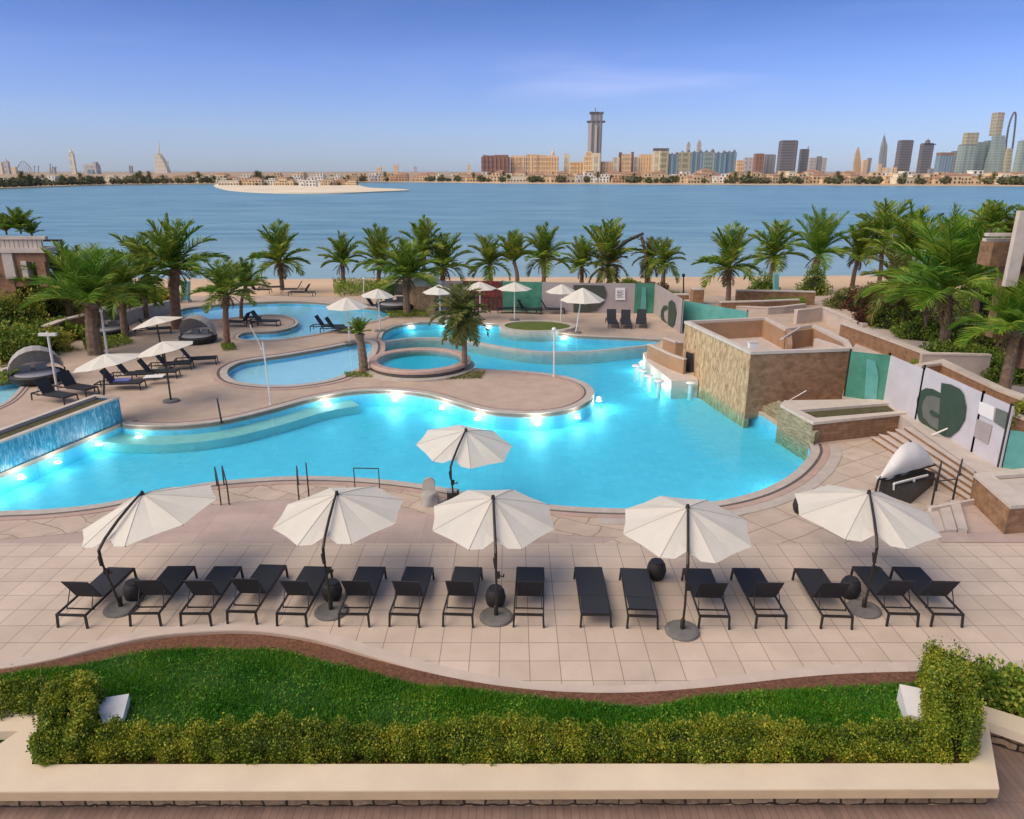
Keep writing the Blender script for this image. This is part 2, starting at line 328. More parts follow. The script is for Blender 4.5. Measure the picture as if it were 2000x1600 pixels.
# ============================================================ POOLS
def water_mat(name, absorb, dens, bscale, bstr, rough=.03):
    m, n, o = new(name); N = n.nodes.new
    tc = N('ShaderNodeTexCoord'); nz = N('ShaderNodeTexNoise'); nz.inputs['Scale'].default_value = bscale; nz.inputs['Detail'].default_value = 3; L(n, tc.outputs['Object'], nz.inputs['Vector'])
    bp = N('ShaderNodeBump'); bp.inputs['Strength'].default_value = bstr; bp.inputs['Distance'].default_value = .05; L(n, nz.outputs['Fac'], bp.inputs['Height'])
    fr = N('ShaderNodeFresnel'); fr.inputs['IOR'].default_value = 1.33; L(n, bp.outputs[0], fr.inputs['Normal'])
    t = N('ShaderNodeBsdfTransparent'); g = N('ShaderNodeBsdfGlossy'); g.inputs['Roughness'].default_value = rough; L(n, bp.outputs[0], g.inputs['Normal'])
    ge = N('ShaderNodeNewGeometry'); sz_ = N('ShaderNodeSeparateXYZ'); L(n, ge.outputs['True Normal'], sz_.inputs[0]); gt = N('ShaderNodeMath'); gt.operation = 'GREATER_THAN'; gt.inputs[1].default_value = .5; L(n, sz_.outputs[2], gt.inputs[0]); sb_ = N('ShaderNodeMath'); sb_.operation = 'SUBTRACT'; sb_.use_clamp = True; L(n, gt.outputs[0], sb_.inputs[0]); L(n, ge.outputs['Backfacing'], sb_.inputs[1]); mf = N('ShaderNodeMath'); mf.operation = 'MULTIPLY'; L(n, sb_.outputs[0], mf.inputs[0]); L(n, fr.outputs[0], mf.inputs[1])
    ms = N('ShaderNodeMixShader'); L(n, mf.outputs[0], ms.inputs[0]); L(n, t.outputs[0], ms.inputs[1]); L(n, g.outputs[0], ms.inputs[2]); L(n, ms.outputs[0], o.inputs[0])
    a = N('ShaderNodeVolumeAbsorption'); a.inputs['Color'].default_value = (*absorb, 1); a.inputs['Density'].default_value = dens; L(n, a.outputs[0], o.inputs['Volume'])
    return m
M['pool_water'] = water_mat('pool water', (.14,.91,.97), .45, 2.6, .45)
M['shallow_water'] = water_mat('shallow water', (.10,.90,.975), .35, 3, .15)
M['pool_tile'] = brick('pool mosaic', (.19,.62,.78), (.16,.58,.75), (.14,.53,.70), .3, .3, .006, 0, .5, var=.05, bump=.05)
M['sky_sheen_tile'] = brick('sky sheen pool mosaic', (.50,.72,.84), (.46,.68,.82), (.4,.6,.74), .3, .3, .006, 0, .5, var=.05, bump=.05)  # paler tile: the sky's reflection on shallow water is put into its colour
M['teal_tile'] = mat('teal bench tile', (.30,.55,.50), .6, .08, 2)
WL = -.10
FRONT = [(-120,1004),(-40,1003),(30,999),(100,996),(200,985),(300,964),(400,945),(480,937),(560,932),(640,932),(720,936),(800,944),(860,953),(920,965),(1000,979),(1080,988),(1150,993),(1230,995),(1300,992),(1390,982),(1450,970),(1500,953),(1540,931),(1568,906),(1583,882),(1580,866)]
RIGHT = [(1560,852),(1520,826),(1490,806),(1466,797),(1378,748),(1342,742),(1312,744),(1282,716),(1256,692)]
WEIR = [(1290,671),(1230,677),(1150,685),(1060,686),(990,678),(940,669),(905,662),(850,659),(800,660),(745,667)]
TOP = [(1292,664),(1240,661),(1170,658),(1130,656),(1100,652),(1060,646),(1020,640),(985,634),(950,632),(905,629),(860,628),(810,631),(775,637),(752,648),(745,662)]
LEFTE = [(738,684),(742,704),(800,716),(880,720),(930,719)]
ISLAND = [(1000,724),(1060,729),(1110,737),(1146,750),(1160,766),(1152,782),(1118,799),(1060,808),(1000,808),(940,801),(885,785),(830,770),(755,763),(685,766),(610,779),(530,801),(430,824),(335,833),(250,831),(238,826)]
FALL = [(0,925),(-120,975)]
f_ = smooth_mix(FRONT, 0); r_ = [G(x, y) for x, y in RIGHT]; w_ = smooth_mix(WEIR, 0, 4); t_ = smooth_mix(TOP, 0, 4); e_ = [G(x, y) for x, y in LEFTE]; i_ = smooth_mix(ISLAND, 0, 5); fa = [G(x, y) for x, y in FALL]
HOLE = f_ + r_ + t_ + e_ + i_ + fa
LOWER = f_ + r_ + w_ + e_ + i_ + fa
UPPER = t_[1:-1] + w_[::-1]
P2 = catmull([G(x, y) for x, y in [(444,727),(452,717),(480,706),(560,694),(640,680),(695,669),(722,668),(726,682),(716,700),(702,718),(670,733),(640,743),(580,752),(520,753),(470,747),(449,738)]], 4)
P3 = catmull([G(x, y) for x, y in [(352,606),(400,598),(480,592),(560,589),(620,591),(680,598),(735,603),(762,613),(742,624),(700,634),(640,648),(560,662),(500,665),(466,661),(480,650),(540,647),(575,638),(582,627),(560,617),(520,615),(470,619),(420,624),(370,622)]], 4)
P4 = catmull([G(x, y) for x, y in [(-90,765),(0,749),(46,741),(34,764),(0,792),(-70,812)]], 4)
PSP = G(820, 702, .42)
far_edge = [G(-1500, 579), G(300, 579), G(1000, 578), G(1700, 579), G(4500, 579)]
CURVE = [(-300,1330),(-120,1322),(0,1308),(100,1290),(200,1265),(300,1244),(400,1235),(470,1233),(530,1237),(600,1248),(660,1263),(750,1291),(850,1319),(950,1341),(1050,1355),(1150,1361),(1250,1360),(1350,1352),(1450,1340),(1550,1327),(1650,1318),(1800,1313),(2000,1310),(2300,1310)]
cv = smooth_mix(CURVE, 0, 5)
deck_outer = [Vector((-90, cv[0].y, 0))] + cv + [Vector((90, cv[-1].y, 0)), Vector((90, 58, 0)), Vector((-90, 58, 0))]
struct(MB().poly([deck_outer, HOLE, P2, P3, P4], 0, down=-.16), 'terrace', M['sand_deck'], fix=False)
# paved front terrace
edge = [(-400,1062),(2400,1062)]
tz = cv[:]
tile = [Vector((-40, cv[0].y+.0, 0))] + [p+Vector((0, .03, 0)) for p in cv] + [Vector((40, cv[-1].y, 0)), Vector((40, G(1000,1062).y, 0)), Vector((-40, G(1000,1062).y, 0))]
struct(MB().poly([tile], .006, down=-.0005), 'tiled_terrace', M['deck'], fix=False)
def offset(pts, d, closed=False):
    m = len(pts); out = []
    for i in range(m):
        a = pts[(i-1) % m] if closed else pts[max(i-1, 0)]; b = pts[(i+1) % m] if closed else pts[min(i+1, m-1)]
        t = (b-a).normalized(); out.append(pts[i] + Vector((-t.y, t.x, 0))*d)
    return out
# pink strip between the tiles and the slabs by the pool
fo = offset(f_, -1.75)
ty = G(1000,1062).y
pk = [Vector((p.x, p.y, 0)) for p in fo if p.y > ty+.03 and p.x < 8.5]
struct(MB().poly([[Vector((-40, ty, 0)), Vector((pk[-1].x, ty, 0))] + pk[::-1] + [Vector((-40, pk[0].y, 0))]], .004), 'pink_terrace', M['pink_deck'], fix=False)
fi = offset(f_, -.55)
# crazed slabs round the front of the pool
k0 = [i for i, p in enumerate(f_) if p.x < 5][-1]
struct(MB().poly([fi[:k0] + fo[:k0][::-1]], .009), 'crazed_paving', M['slabs'], fix=False)
rp = [f for f in fi[k0-1:]]
rgt = [G(x, y) for x, y in [(1592,872),(1700,858),(1895,975),(1815,1003),(1835,1062),(1180,1062)]]
struct(MB().poly([rp + rgt], .0095), 'radial_paving', M['slabs2'], fix=False)
struct(MB().poly([[G(x, y) for x, y in [(1838,1060),(1815,1004),(1897,978),(2000,972),(2300,960),(2300,1060)]]], .0125), 'pink_paving', M['pink_deck'], fix=False)
struct(MB().ribbon([p for p in cv], .015, .30, -.10, .014), 'border_paving', M['border'], fix=False)
# basins
struct(MB().add([(-60,10,-.72),(40,10,-.72),(40,48,-.72),(-60,48,-.72)],[(0,1,2,3)]), 'pool_floor', M['pool_tile'], fix=False)
walls = MB()
for lp, zb in ((HOLE, -.72), (P2, -.34), (P3, -.34), (P4, -.34)):
    m_ = len(lp); walls.add([(p.x, p.y, -.155) for p in lp] + [(p.x, p.y, zb) for p in lp], [(i, (i+1) % m_, (i+1) % m_+m_, i+m_) for i in range(m_)])
struct(walls, 'pool_walls', M['pool_tile'], fix=False)
struct(MB().poly([UPPER], -.5), 'upper_pool_floor', M['pool_tile'], fix=False)
for lp, nm in ((P2, 'shallow_pool_floor'), (P3, 'far_pool_floor'), (P4, 'side_pool_floor')): struct(MB().poly([lp], -.34), nm, M['sky_sheen_tile'], fix=False)
struct(MB().ribbon(w_, -.09, .09, -.72, -.015), 'weir_wall', M['coping'], fix=False)
def inset(lp, d):     # shrink a closed outline
    A = sum(lp[i].x*lp[(i+1) % len(lp)].y - lp[(i+1) % len(lp)].x*lp[i].y for i in range(len(lp)))
    return offset(lp, d if A > 0 else -d, True)
def water(lp, z, zb, nm, m): struct(MB().poly([inset(lp, .004)], z, down=zb+.004, bottom=True), nm, m, fix='weld')
water(LOWER, WL, -.72, 'pool_water', M['pool_water'])
water(UPPER, -.03, -.5, 'upper_pool_water', M['pool_water'])
water(P2, -.08, -.34, 'shallow_pool_water', M['shallow_water'])
water(P3, -.08, -.34, 'far_pool_water', M['shallow_water'])
water(P4, -.08, -.34, 'side_pool_water', M['shallow_water'])
# underwater bench along the left of the island
bench = [G(x, y) for x, y in ISLAND[13:]]; bench = catmull(bench, 4, False)
struct(MB().ribbon(bench, .0, 1.0, -.71, -.36), 'pool_bench', M['teal_tile'], fix=False)
# copings: pale rim, dark grating, second rim
def coping(path, side, closed=False, wds=(.30,.10,.22), nm='pool_coping'):
    a, b, c = wds; s = side
    mb = MB().ribbon(path, s*.0, s*a, -.12, .035, closed); struct(mb, nm, M['coping'], fix=False)
    struct(MB().ribbon(path, s*(a+.001), s*(a+b), -.1, .018, closed), nm+'_grating', M['groove'], fix=False)
    struct(MB().ribbon(path, s*(a+b+.001), s*(a+b+c), -.1, .03, closed), nm+'_border', M['coping_pink'], fix=False)
coping(f_, -1)
struct(MB().ribbon(f_[-45:], -.63, -1.0, -.1, .028), 'wide_coping_band', M['coping'], fix=False)
coping(i_, -1, nm='island_coping', wds=(.34,.08,.16))
coping(t_, -1, nm='upper_pool_coping', wds=(.22,.06,.10))
def area(lp): return sum(lp[i].x*lp[(i+1) % len(lp)].y - lp[(i+1) % len(lp)].x*lp[i].y for i in range(len(lp)))
coping(P2, -1 if area(P2) > 0 else 1, True, (.34,.14,.26), 'shallow_pool_coping')
coping(P3, -1 if area(P3) > 0 else 1, True, (.20,.06,.14), 'far_pool_coping')
coping(P4, -1 if area(P4) > 0 else 1, True, (.18,.06,.12), 'side_pool_coping')
# round spa
sp = thing('round_spa', 'raised round spa pool with pale stone rim on the island deck', 'spa pool', (PSP.x, PSP.y, 0))
MB().lathe([(2.5,-.12),(2.72,-.1),(2.72,.1),(2.46,.13)], (PSP.x,PSP.y,0), 64, cap=False).build('lower_step', M['coping'], sp, smooth=False)
MB().lathe([(2.42,.1),(2.42,.30),(2.05,.30)], (PSP.x,PSP.y,0), 64, cap=False).build('skirt', M['groove'], sp)
MB().lathe([(2.05,.0),(2.05,.42),(2.12,.46),(2.48,.46),(2.52,.42),(2.52,.30),(2.42,.30)], (PSP.x,PSP.y,0), 64, cap=False).build('rim', M['coping_pink'], sp)
MB().lathe([(0.00005,.10),(2.05,.10)], (PSP.x,PSP.y,0), 64, cap=False).build('basin', M['pool_tile'], sp)
M['spa_water'] = water_mat('spa water', (.08,.90,.95), 1.2, 4, .25)
MB().lathe([(0.0001,.104),(2.04,.104),(2.04,.38),(0.0001,.38)], (PSP.x,PSP.y,0), 64).build('water', M['spa_water'], sp, fix='weld')
# raised grass bed that bulges into the upper pool
gc = G(1050, 637, .12)
gb = thing('grass_bed', 'oval grass bed with pale rim beside the upper pool', 'garden bed', (gc.x, gc.y, 0))
MB().lathe([(.86,-.6),(.86,.16),(1,.16),(1,-.6)], (gc.x,gc.y,0), 48, 2.4, 1.75).build('rim', M['coping'], gb)
MB().lathe([(.0001,.22),(.5,.20),(.87,.10)], (gc.x,gc.y,0), 48, 2.4, 1.75).build('turf', M['turf'], gb)
# waterfall wall on the left
z1 = 1.0
fa0, fa1 = G(240, 823), G(-130, 979)
d = (fa1-fa0).normalized(); nrm = Vector((-d.y, d.x, 0))
if nrm.y < 0: nrm = -nrm
ln = (fa1-fa0).length
wf = thing('waterfall_wall', 'raised wall of blue mosaic with water running down into the pool', 'waterfall', (fa0.x, fa0.y, 0), 0)
def foamtile():
    m, n, o = new('wet blue mosaic'); N = n.nodes.new
    p = N('ShaderNodeBsdfPrincipled'); p.inputs['Roughness'].default_value = .12
    tc = N('ShaderNodeTexCoord'); mp = N('ShaderNodeMapping'); mp.inputs['Scale'].default_value = (3.2,3.2,.75); L(n, tc.outputs['Object'], mp.inputs[0])
    nz = N('ShaderNodeTexNoise'); nz.inputs['Scale'].default_value = 2.6; nz.inputs['Detail'].default_value = 9; nz.inputs['Roughness'].default_value = .75; nz.inputs['Distortion'].default_value = 1.2; L(n, mp.outputs[0], nz.inputs['Vector'])
    cr = N('ShaderNodeValToRGB'); e = cr.color_ramp.elements; e[0].position = .50; e[0].color = (.035,.27,.40,1); e[1].position = .70; e[1].color = (.50,.66,.72,1); q = e.new(.4); q.color = (.02,.20,.32,1)
    L(n, nz.outputs['Fac'], cr.inputs[0]); L(n, cr.outputs[0], p.inputs['Base Color'])
    bp = N('ShaderNodeBump'); bp.inputs['Strength'].default_value = .5; bp.inputs['Distance'].default_value = .03; L(n, nz.outputs['Fac'], bp.inputs['Height']); L(n, bp.outputs[0], p.inputs['Normal'])
    L(n, p.outputs[0], o.inputs[0]); return m
M['fall'] = foamtile()
def along(t0, t1, o0, o1, za, zb):
    a, b = fa0+d*t0, fa0+d*t1
    return MB().poly([[a+nrm*o0, b+nrm*o0, b+nrm*o1, a+nrm*o1]], zb, down=za, bottom=True)
along(0, ln, 0, .10, -1.3, z1-.06).build('face', M['fall'], wf)
along(0, .10, .101, 1.0, -.0, z1-.06).build('end_face', M['fall'], wf)
along(-.03, ln, -.04, .16, z1-.059, z1).build('front_rim', M['capstone'], wf)
along(-.03, ln, .95, 1.15, 0, z1).build('back_wall', M['capstone'], wf)
along(-.03, .14, .161, .949, z1-.059, z1).build('end_rim', M['capstone'], wf)
along(.141, ln, .161, .949, .5, z1-.12).build('trough', M['moss'], wf)
# underwater lamps: lit white discs on the pool walls
M['lamp'], n_, o_ = new('lit pool lamp'); em = n_.nodes.new('ShaderNodeEmission'); em.inputs[0].default_value = (1,.97,.9,1); em.inputs[1].default_value = 3; n_.links.new(em.outputs[0], o_.inputs[0])
LAMPS = [(648,781,95),(766,770,110),(850,786,70),(925,806,80),(1052,814,110),(1128,800,60),(1166,768,150),(1228,700,110),(1252,722,120),(1285,742,140),(1352,750,70),(1545,925,60),(1450,963,45),(1230,988,30),(1080,981,28),(900,957,28),(700,930,30),(520,930,28),(330,952,35),(180,850,50),(110,885,50),(40,915,55),(-10,940,55),(250,846,30),(960,722,40),(925,694,35),(1060,640,25),(800,632,30),(865,630,30),(952,634,30),(1098,655,35),(980,645,20),(640,668,10)]
pl = None; cnt = {}
def side(x):
    return 'left end' if x < 350 else 'left half' if x < 750 else 'middle' if x < 1100 else 'right half'
ws = ['under the waterfall wall','at the island edge','under the front coping','by the swim up bar','along the upper pool']
for k, (x, y, e) in enumerate(LAMPS[:-1]):
    up = y < 660; wall = ws[0] if x < 200 else ws[4] if up else ws[3] if (1200 < x < 1400 and y < 800) else ws[2] if y > 900 else ws[1]
    g_ = G(x, y, 0); lp_ = UPPER if up else HOLE; best = None
    for a_, c_ in zip(lp_, lp_[1:]+lp_[:1]):
        a_, c_ = Vector((a_[0],a_[1],0)), Vector((c_[0],c_[1],0)); dv = c_-a_
        if dv.length < 1e-5: continue
        tt_ = min(1, max(0, (g_-a_).dot(dv)/dv.length_squared)); q_ = a_+dv*tt_; ds = (g_-q_).length
        if best is None or ds < best[0]: nv = Vector((-dv.y, dv.x, 0)).normalized(); best = (ds, q_, nv)
    sg = 1 if area(lp_) > 0 else -1
    p = best[1] + best[2]*sg*.22; p.z = -.26 if up else -.36
    o = thing('pool_light', f'lit white underwater lamp {wall}', 'pool lamp', p, 0, 'underwater lamps of the pools')
    if pl is None:
        b_ = MB().lathe([(.0001,.05),(.10,.035),(.13,0),(.0001,-.02)], (0,0,0), 16); pl = b_.build('lens', M['lamp'], o, world=False, smooth=True)
    else:
        c_ = pl.copy(); C.objects.link(c_); c_.parent = o
    li = bpy.data.lights.new('bulb', 'POINT'); li.energy = e*.45; li.color = (1,.97,.92); li.shadow_soft_size = .42
    lo = bpy.data.objects.new('bulb', li); C.objects.link(lo); lo.parent = o; lo.location = (0, 0, .08)
# ============================================================ SHORE, SEA, FAR LAND
bz = MB(); nx = 60
rows = [(57.5,-.17),(60,-.35),(66,-.7),(74,-1.2),(80,-1.7),(85,-2.15),(95,-2.9)]
rng0 = random.Random(4)
for j, (Y, z) in enumerate(rows):
    for i in range(nx+1):
        X = -300+600*i/nx; bz.v.append((X, Y+ (1.2*math.sin(X*.045)+.5*math.sin(X*.13+2) if j > 2 else 0), z + rng0.uniform(-.03,.03)))
for j in range(len(rows)-1):
    for i in range(nx): a = j*(nx+1)+i; bz.f.append((a, a+1, a+nx+2, a+nx+1))
struct(bz, 'beach', M['sand'], True, fix=False)
struct(MB().add([(-60,2.9,-.18),(60,2.9,-.18),(60,13.0,-.18),(-60,13.0,-.18)],[(0,1,2,3)]), 'lower_ground', M['lower'], fix=False)
struct(MB().poly([[Vector((-300,3,0)),Vector((300,3,0)),Vector((300,57.6,0)),Vector((-300,57.6,0))], HOLE, P2, P3, P4], -.17), 'ground', M['sand'], fix=False)
def seamat():
    m, n, o = new('sea water'); N = n.nodes.new
    p = N('ShaderNodeBsdfPrincipled'); p.inputs['Roughness'].default_value = .28; p.inputs['IOR'].default_value = 1.33; p.inputs['Specular IOR Level'].default_value = .5
    tc = N('ShaderNodeTexCoord')
    n0 = N('ShaderNodeTexNoise'); n0.inputs['Scale'].default_value = .012; n0.inputs['Detail'].default_value = 8; mp0 = N('ShaderNodeMapping'); mp0.inputs['Scale'].default_value = (.35,1.6,1); L(n, tc.outputs['Object'], mp0.inputs[0]); L(n, mp0.outputs[0], n0.inputs['Vector'])
    cr = N('ShaderNodeValToRGB'); e = cr.color_ramp.elements; e[0].position = .40; e[0].color = (.085,.215,.265,1); e[1].position = .60; e[1].color = (.20,.375,.42,1); n9 = N('ShaderNodeTexNoise'); n9.inputs['Scale'].default_value = .11; n9.inputs['Detail'].default_value = 9; n9.inputs['Roughness'].default_value = .7; L(n, mp0.outputs[0], n9.inputs['Vector']); mxn = N('ShaderNodeMath'); mxn.operation = 'MULTIPLY_ADD'; mxn.inputs[1].default_value = .8; hl = N('ShaderNodeMath'); hl.operation = 'MULTIPLY'; hl.inputs[1].default_value = .2; L(n, n0.outputs['Fac'], hl.inputs[0]); L(n, n9.outputs['Fac'], mxn.inputs[0]); L(n, hl.outputs[0], mxn.inputs[2]); L(n, mxn.outputs[0], cr.inputs[0])
    # pale shallows near the beach
    sx = N('ShaderNodeSeparateXYZ'); L(n, tc.outputs['Object'], sx.inputs[0]); mr = N('ShaderNodeMapRange'); mr.inputs['From Min'].default_value = 84; mr.inputs['From Max'].default_value = 150; mr.inputs['To Min'].default_value = .6; mr.inputs['To Max'].default_value = 0; mr.interpolation_type = 'SMOOTHSTEP'
    L(n, sx.outputs[1], mr.inputs['Value']); mx = N('ShaderNodeMix'); mx.data_type = 'RGBA'; mx.inputs[7].default_value = (.34,.46,.46,1); L(n, mr.outputs[0], mx.inputs[0]); L(n, cr.outputs[0], mx.inputs[6]); L(n, mx.outputs[2], p.inputs['Base Color'])
    mp = N('ShaderNodeMapping'); mp.inputs['Scale'].default_value = (.5,1.5,1); L(n, tc.outputs['Object'], mp.inputs[0])
    prev = None
    for sc, di in ((.12,.6),(.6,.22),(2.2,.06)):
        nz = N('ShaderNodeTexNoise'); nz.inputs['Scale'].default_value = sc; nz.inputs['Detail'].default_value = 5; L(n, mp.outputs[0], nz.inputs['Vector'])
        bp = N('ShaderNodeBump'); bp.inputs['Strength'].default_value = .8; bp.inputs['Distance'].default_value = di; L(n, nz.outputs['Fac'], bp.inputs['Height'])
        if prev: L(n, prev, bp.inputs['Normal'])
        prev = bp.outputs[0]
    L(n, prev, p.inputs['Normal']); L(n, p.outputs[0], o.inputs[0]); return m
struct(MB().add([(-30000,70,-2),(30000,70,-2),(30000,30000,-2),(-30000,30000,-2)], [(0,1,2,3)]), 'sea', seamat(), fix=False)
M['far_land'] = mat('far sandy ground', (.40,.28,.17), 1, .3, .02, detail=10)
shore = [(-260,374),(-80,371),(0,369),(80,366),(170,363),(300,361),(430,360),(560,359),(700,357),(800,356.5),(900,357),(1000,358.5),(1200,360),(1400,361),(1600,362),(1800,363),(2000,364),(2260,366)]
sh = smooth_mix(shore, -2, 4)
SHX = [(p.x/p.y, p.y) for p in sh]
def shoreY(px):
    u = (px-1000)/F
    best = min(sh, key=lambda p: abs(p.x/ (p.y*math.cos(PITCH)) - u)); return best.y
struct(MB().poly([[Vector((p.x, p.y, 0)) for p in sh] + [Vector((14000,9000,0)), Vector((14000,20000,0)), Vector((-14000,20000,0)), Vector((-14000,9000,0))]], -1.3), 'far_shore', M['far_land'], fix=False)
struct(MB().ribbon(sh, -6, 22, -2.3, -1.25), 'far_beach', M['sand'], fix=False)
spit = catmull([G(x, y, -2) for x, y in [(418,364),(440,371),(480,375.5),(540,378),(610,379),(680,378.5),(740,376),(800,373),(770,370.5),(720,368),(700,363),(680,359.5),(640,358),(560,357.6),(470,358.5),(430,360)]], 5)
struct(MB().poly([spit], -1.4, down=-2.3), 'sand_spit', M['pale_sand'], fix=False)
# ============================================================ FRONT GARDEN
def P(lst, z=0): return [G(x, y, z) for x, y in lst]
capo = P([(-140,1547),(1952,1541),(1930,1411),(2150,1487),(2150,1450),(1905,1373),(1893,1491),(62,1493),(78,1388),(-160,1394),(-160,1432),(36,1428)], .5)
cap = thing('garden_wall', 'low stone garden wall with wide cream coping across the foreground', 'wall', (0, capo[0].y, 0))
MB().poly([capo], .5, down=.33, bottom=True).build('coping', M['cream'], cap)
MB().add([(capo[0].x,capo[0].y-.005,.331),(capo[1].x,capo[1].y-.005,.331),(capo[1].x,capo[1].y-.005,.485),(capo[0].x,capo[0].y-.005,.485),(capo[0].x,capo[0].y+.01,.331),(capo[1].x,capo[1].y+.01,.331),(capo[1].x,capo[1].y+.01,.485),(capo[0].x,capo[0].y+.01,.485)], [(0,1,2,3),(4,7,6,5),(0,4,5,1),(3,2,6,7),(1,5,6,2),(0,3,7,4)]).build('coping_edge', M['cream_edge'], cap)
wl_ = inset(capo, .16)
MB().add([(p.x,p.y,.329) for p in wl_]+[(p.x,p.y,-.2) for p in wl_], [(i,(i+1)%len(wl_),(i+1)%len(wl_)+len(wl_),i+len(wl_)) for i in range(len(wl_))]).build('stone_face', M['rubble'], cap)
struct(MB().poly([[Vector((-25,3,0)),Vector((25,3,0)),Vector((25,11.2,0)),Vector((-25,11.2,0))]], .04), 'walkway', M['lower'], fix=False)
gard = P([(62,1491),(1893,1489),(1903,1374),(2160,1452),(2160,1330)], .3) + [p+Vector((0,-.0,0)) for p in cv[::-1] if -14 < p.x < 9.5] + P([(-160,1388),(78,1386)], .3)
def zsoil(x, y):   # garden bed: falls a little from the wall to the terrace edge
    t = (y - G(1000,1480,.3).y)/3.2; return .30 - .36*min(1, max(0, t))
gy0, gy1 = G(1000,1492,.3).y, 14.2
mb = MB(); NX, NY = 120, 24; rr = random.Random(3)
fb = P([(-160,1392),(74,1388),(60,1493),(1895,1491),(1904,1373),(2150,1450)], .3); fbx = [p.x for p in fb]; fby = [p.y for p in fb]; fbx[2] = max(fbx[2], fbx[1]+.02); fbx[4] = max(fbx[4], fbx[3]+.02)
for j in range(NY+1):
    for i in range(NX+1):
        X = -14+24*i/NX; g0 = np.interp(X, fbx, fby); y = gy0+(gy1-gy0)*j/NY
        yb = np.interp(X, [p.x for p in cv], [p.y for p in cv]) - .002
        y = g0 + (yb-g0)*j/NY
        mb.v.append((X, y, zsoil(X, y)-.0 + (rr.uniform(-.015,.015) if 0 < j < NY else 0)))
for j in range(NY):
    for i in range(NX): a = j*(NX+1)+i; mb.f.append((a, a+1, a+NX+2, a+NX+1))
struct(mb, 'planting_bed', M['soil'], True, fix=False)
# lawn
LW = [(-150,1330),(-40,1328),(60,1318),(150,1303),(250,1278),(330,1269),(450,1267),(550,1272),(620,1291),(700,1313),(800,1344),(900,1358),(1000,1371),(1100,1385),(1200,1396),(1280,1398),(1350,1380),(1500,1364),(1700,1350),(1790,1348)]
lw = smooth_mix(LW, -.02, 4); lx = [p.x for p in lw]; ly = [p.y for p in lw]
rng = np.random.default_rng(7)
n = 130000
X = rng.uniform(lx[0], lx[-1], n); yb = np.interp(X, lx, ly); y0 = gy0+.35
Y = y0 + (yb-y0)*rng.uniform(0, 1, n)**.9 + rng.normal(0, .04, n)
Zb = .30 - .36*np.clip((Y-gy0)/3.2, 0, 1)
H = rng.uniform(.05, .13, n)*(1+.35*np.sin(X*2.1+Y*1.7)*np.sin(X*.9-Y*2.3)); an = rng.uniform(0, 2*np.pi, n); wd = rng.uniform(.008, .016, n)
ln_ = rng.normal(0, .045, (n, 2))
c0 = np.stack([X, Y, Zb-.005], 1); sd_ = np.stack([np.cos(an)*wd, np.sin(an)*wd, 0*an], 1); tip = c0 + np.stack([ln_[:,0], ln_[:,1], H], 1)
V = np.stack([c0-sd_, c0+sd_, tip], 1).reshape(-1, 3)
tag(raw('lawn', V, np.arange(n*3).reshape(-1, 3), M['grass'], nper=3), 'bright green lawn between the hedge and the brown mulch', 'grass', kind='stuff')
tm = MB(); tm.poly([[Vector((p.x, p.y-.02, 0)) for p in lw[::-1]] + [Vector((lw[0].x, y0, 0)), Vector((lw[-1].x, y0, 0))]], 0)
tm.v = [(a, b, .30-.36*min(1, max(0, (b-gy0)/3.2))+.034) for a, b, c in tm.v]
struct(tm, 'lawn_ground', mat('dark green turf base', (.02,.07,.008), 1, .4, 9, .8, 60), fix=False)
n = 26000; X = rng.uniform(lx[0], lx[-1], n); yb = np.interp(X, lx, ly); Y = y0+.2 + (yb-y0-.2)*rng.uniform(0, 1, n); Zb = .30 - .36*np.clip((Y-gy0)/3.2, 0, 1)
hh = .06+.05*np.sin(X*3.1+Y*2)*np.sin(Y*4.3-X*1.3); V, Q = leaf_quads(np.stack([X, Y, Zb+hh+rng.uniform(-.03,.05,n)], 1), .055, rng, .5, .45)
tag(raw('ground_cover', V, Q, M['grass']), 'leafy deep green ground cover mixed through the lawn', 'ground cover', kind='stuff')
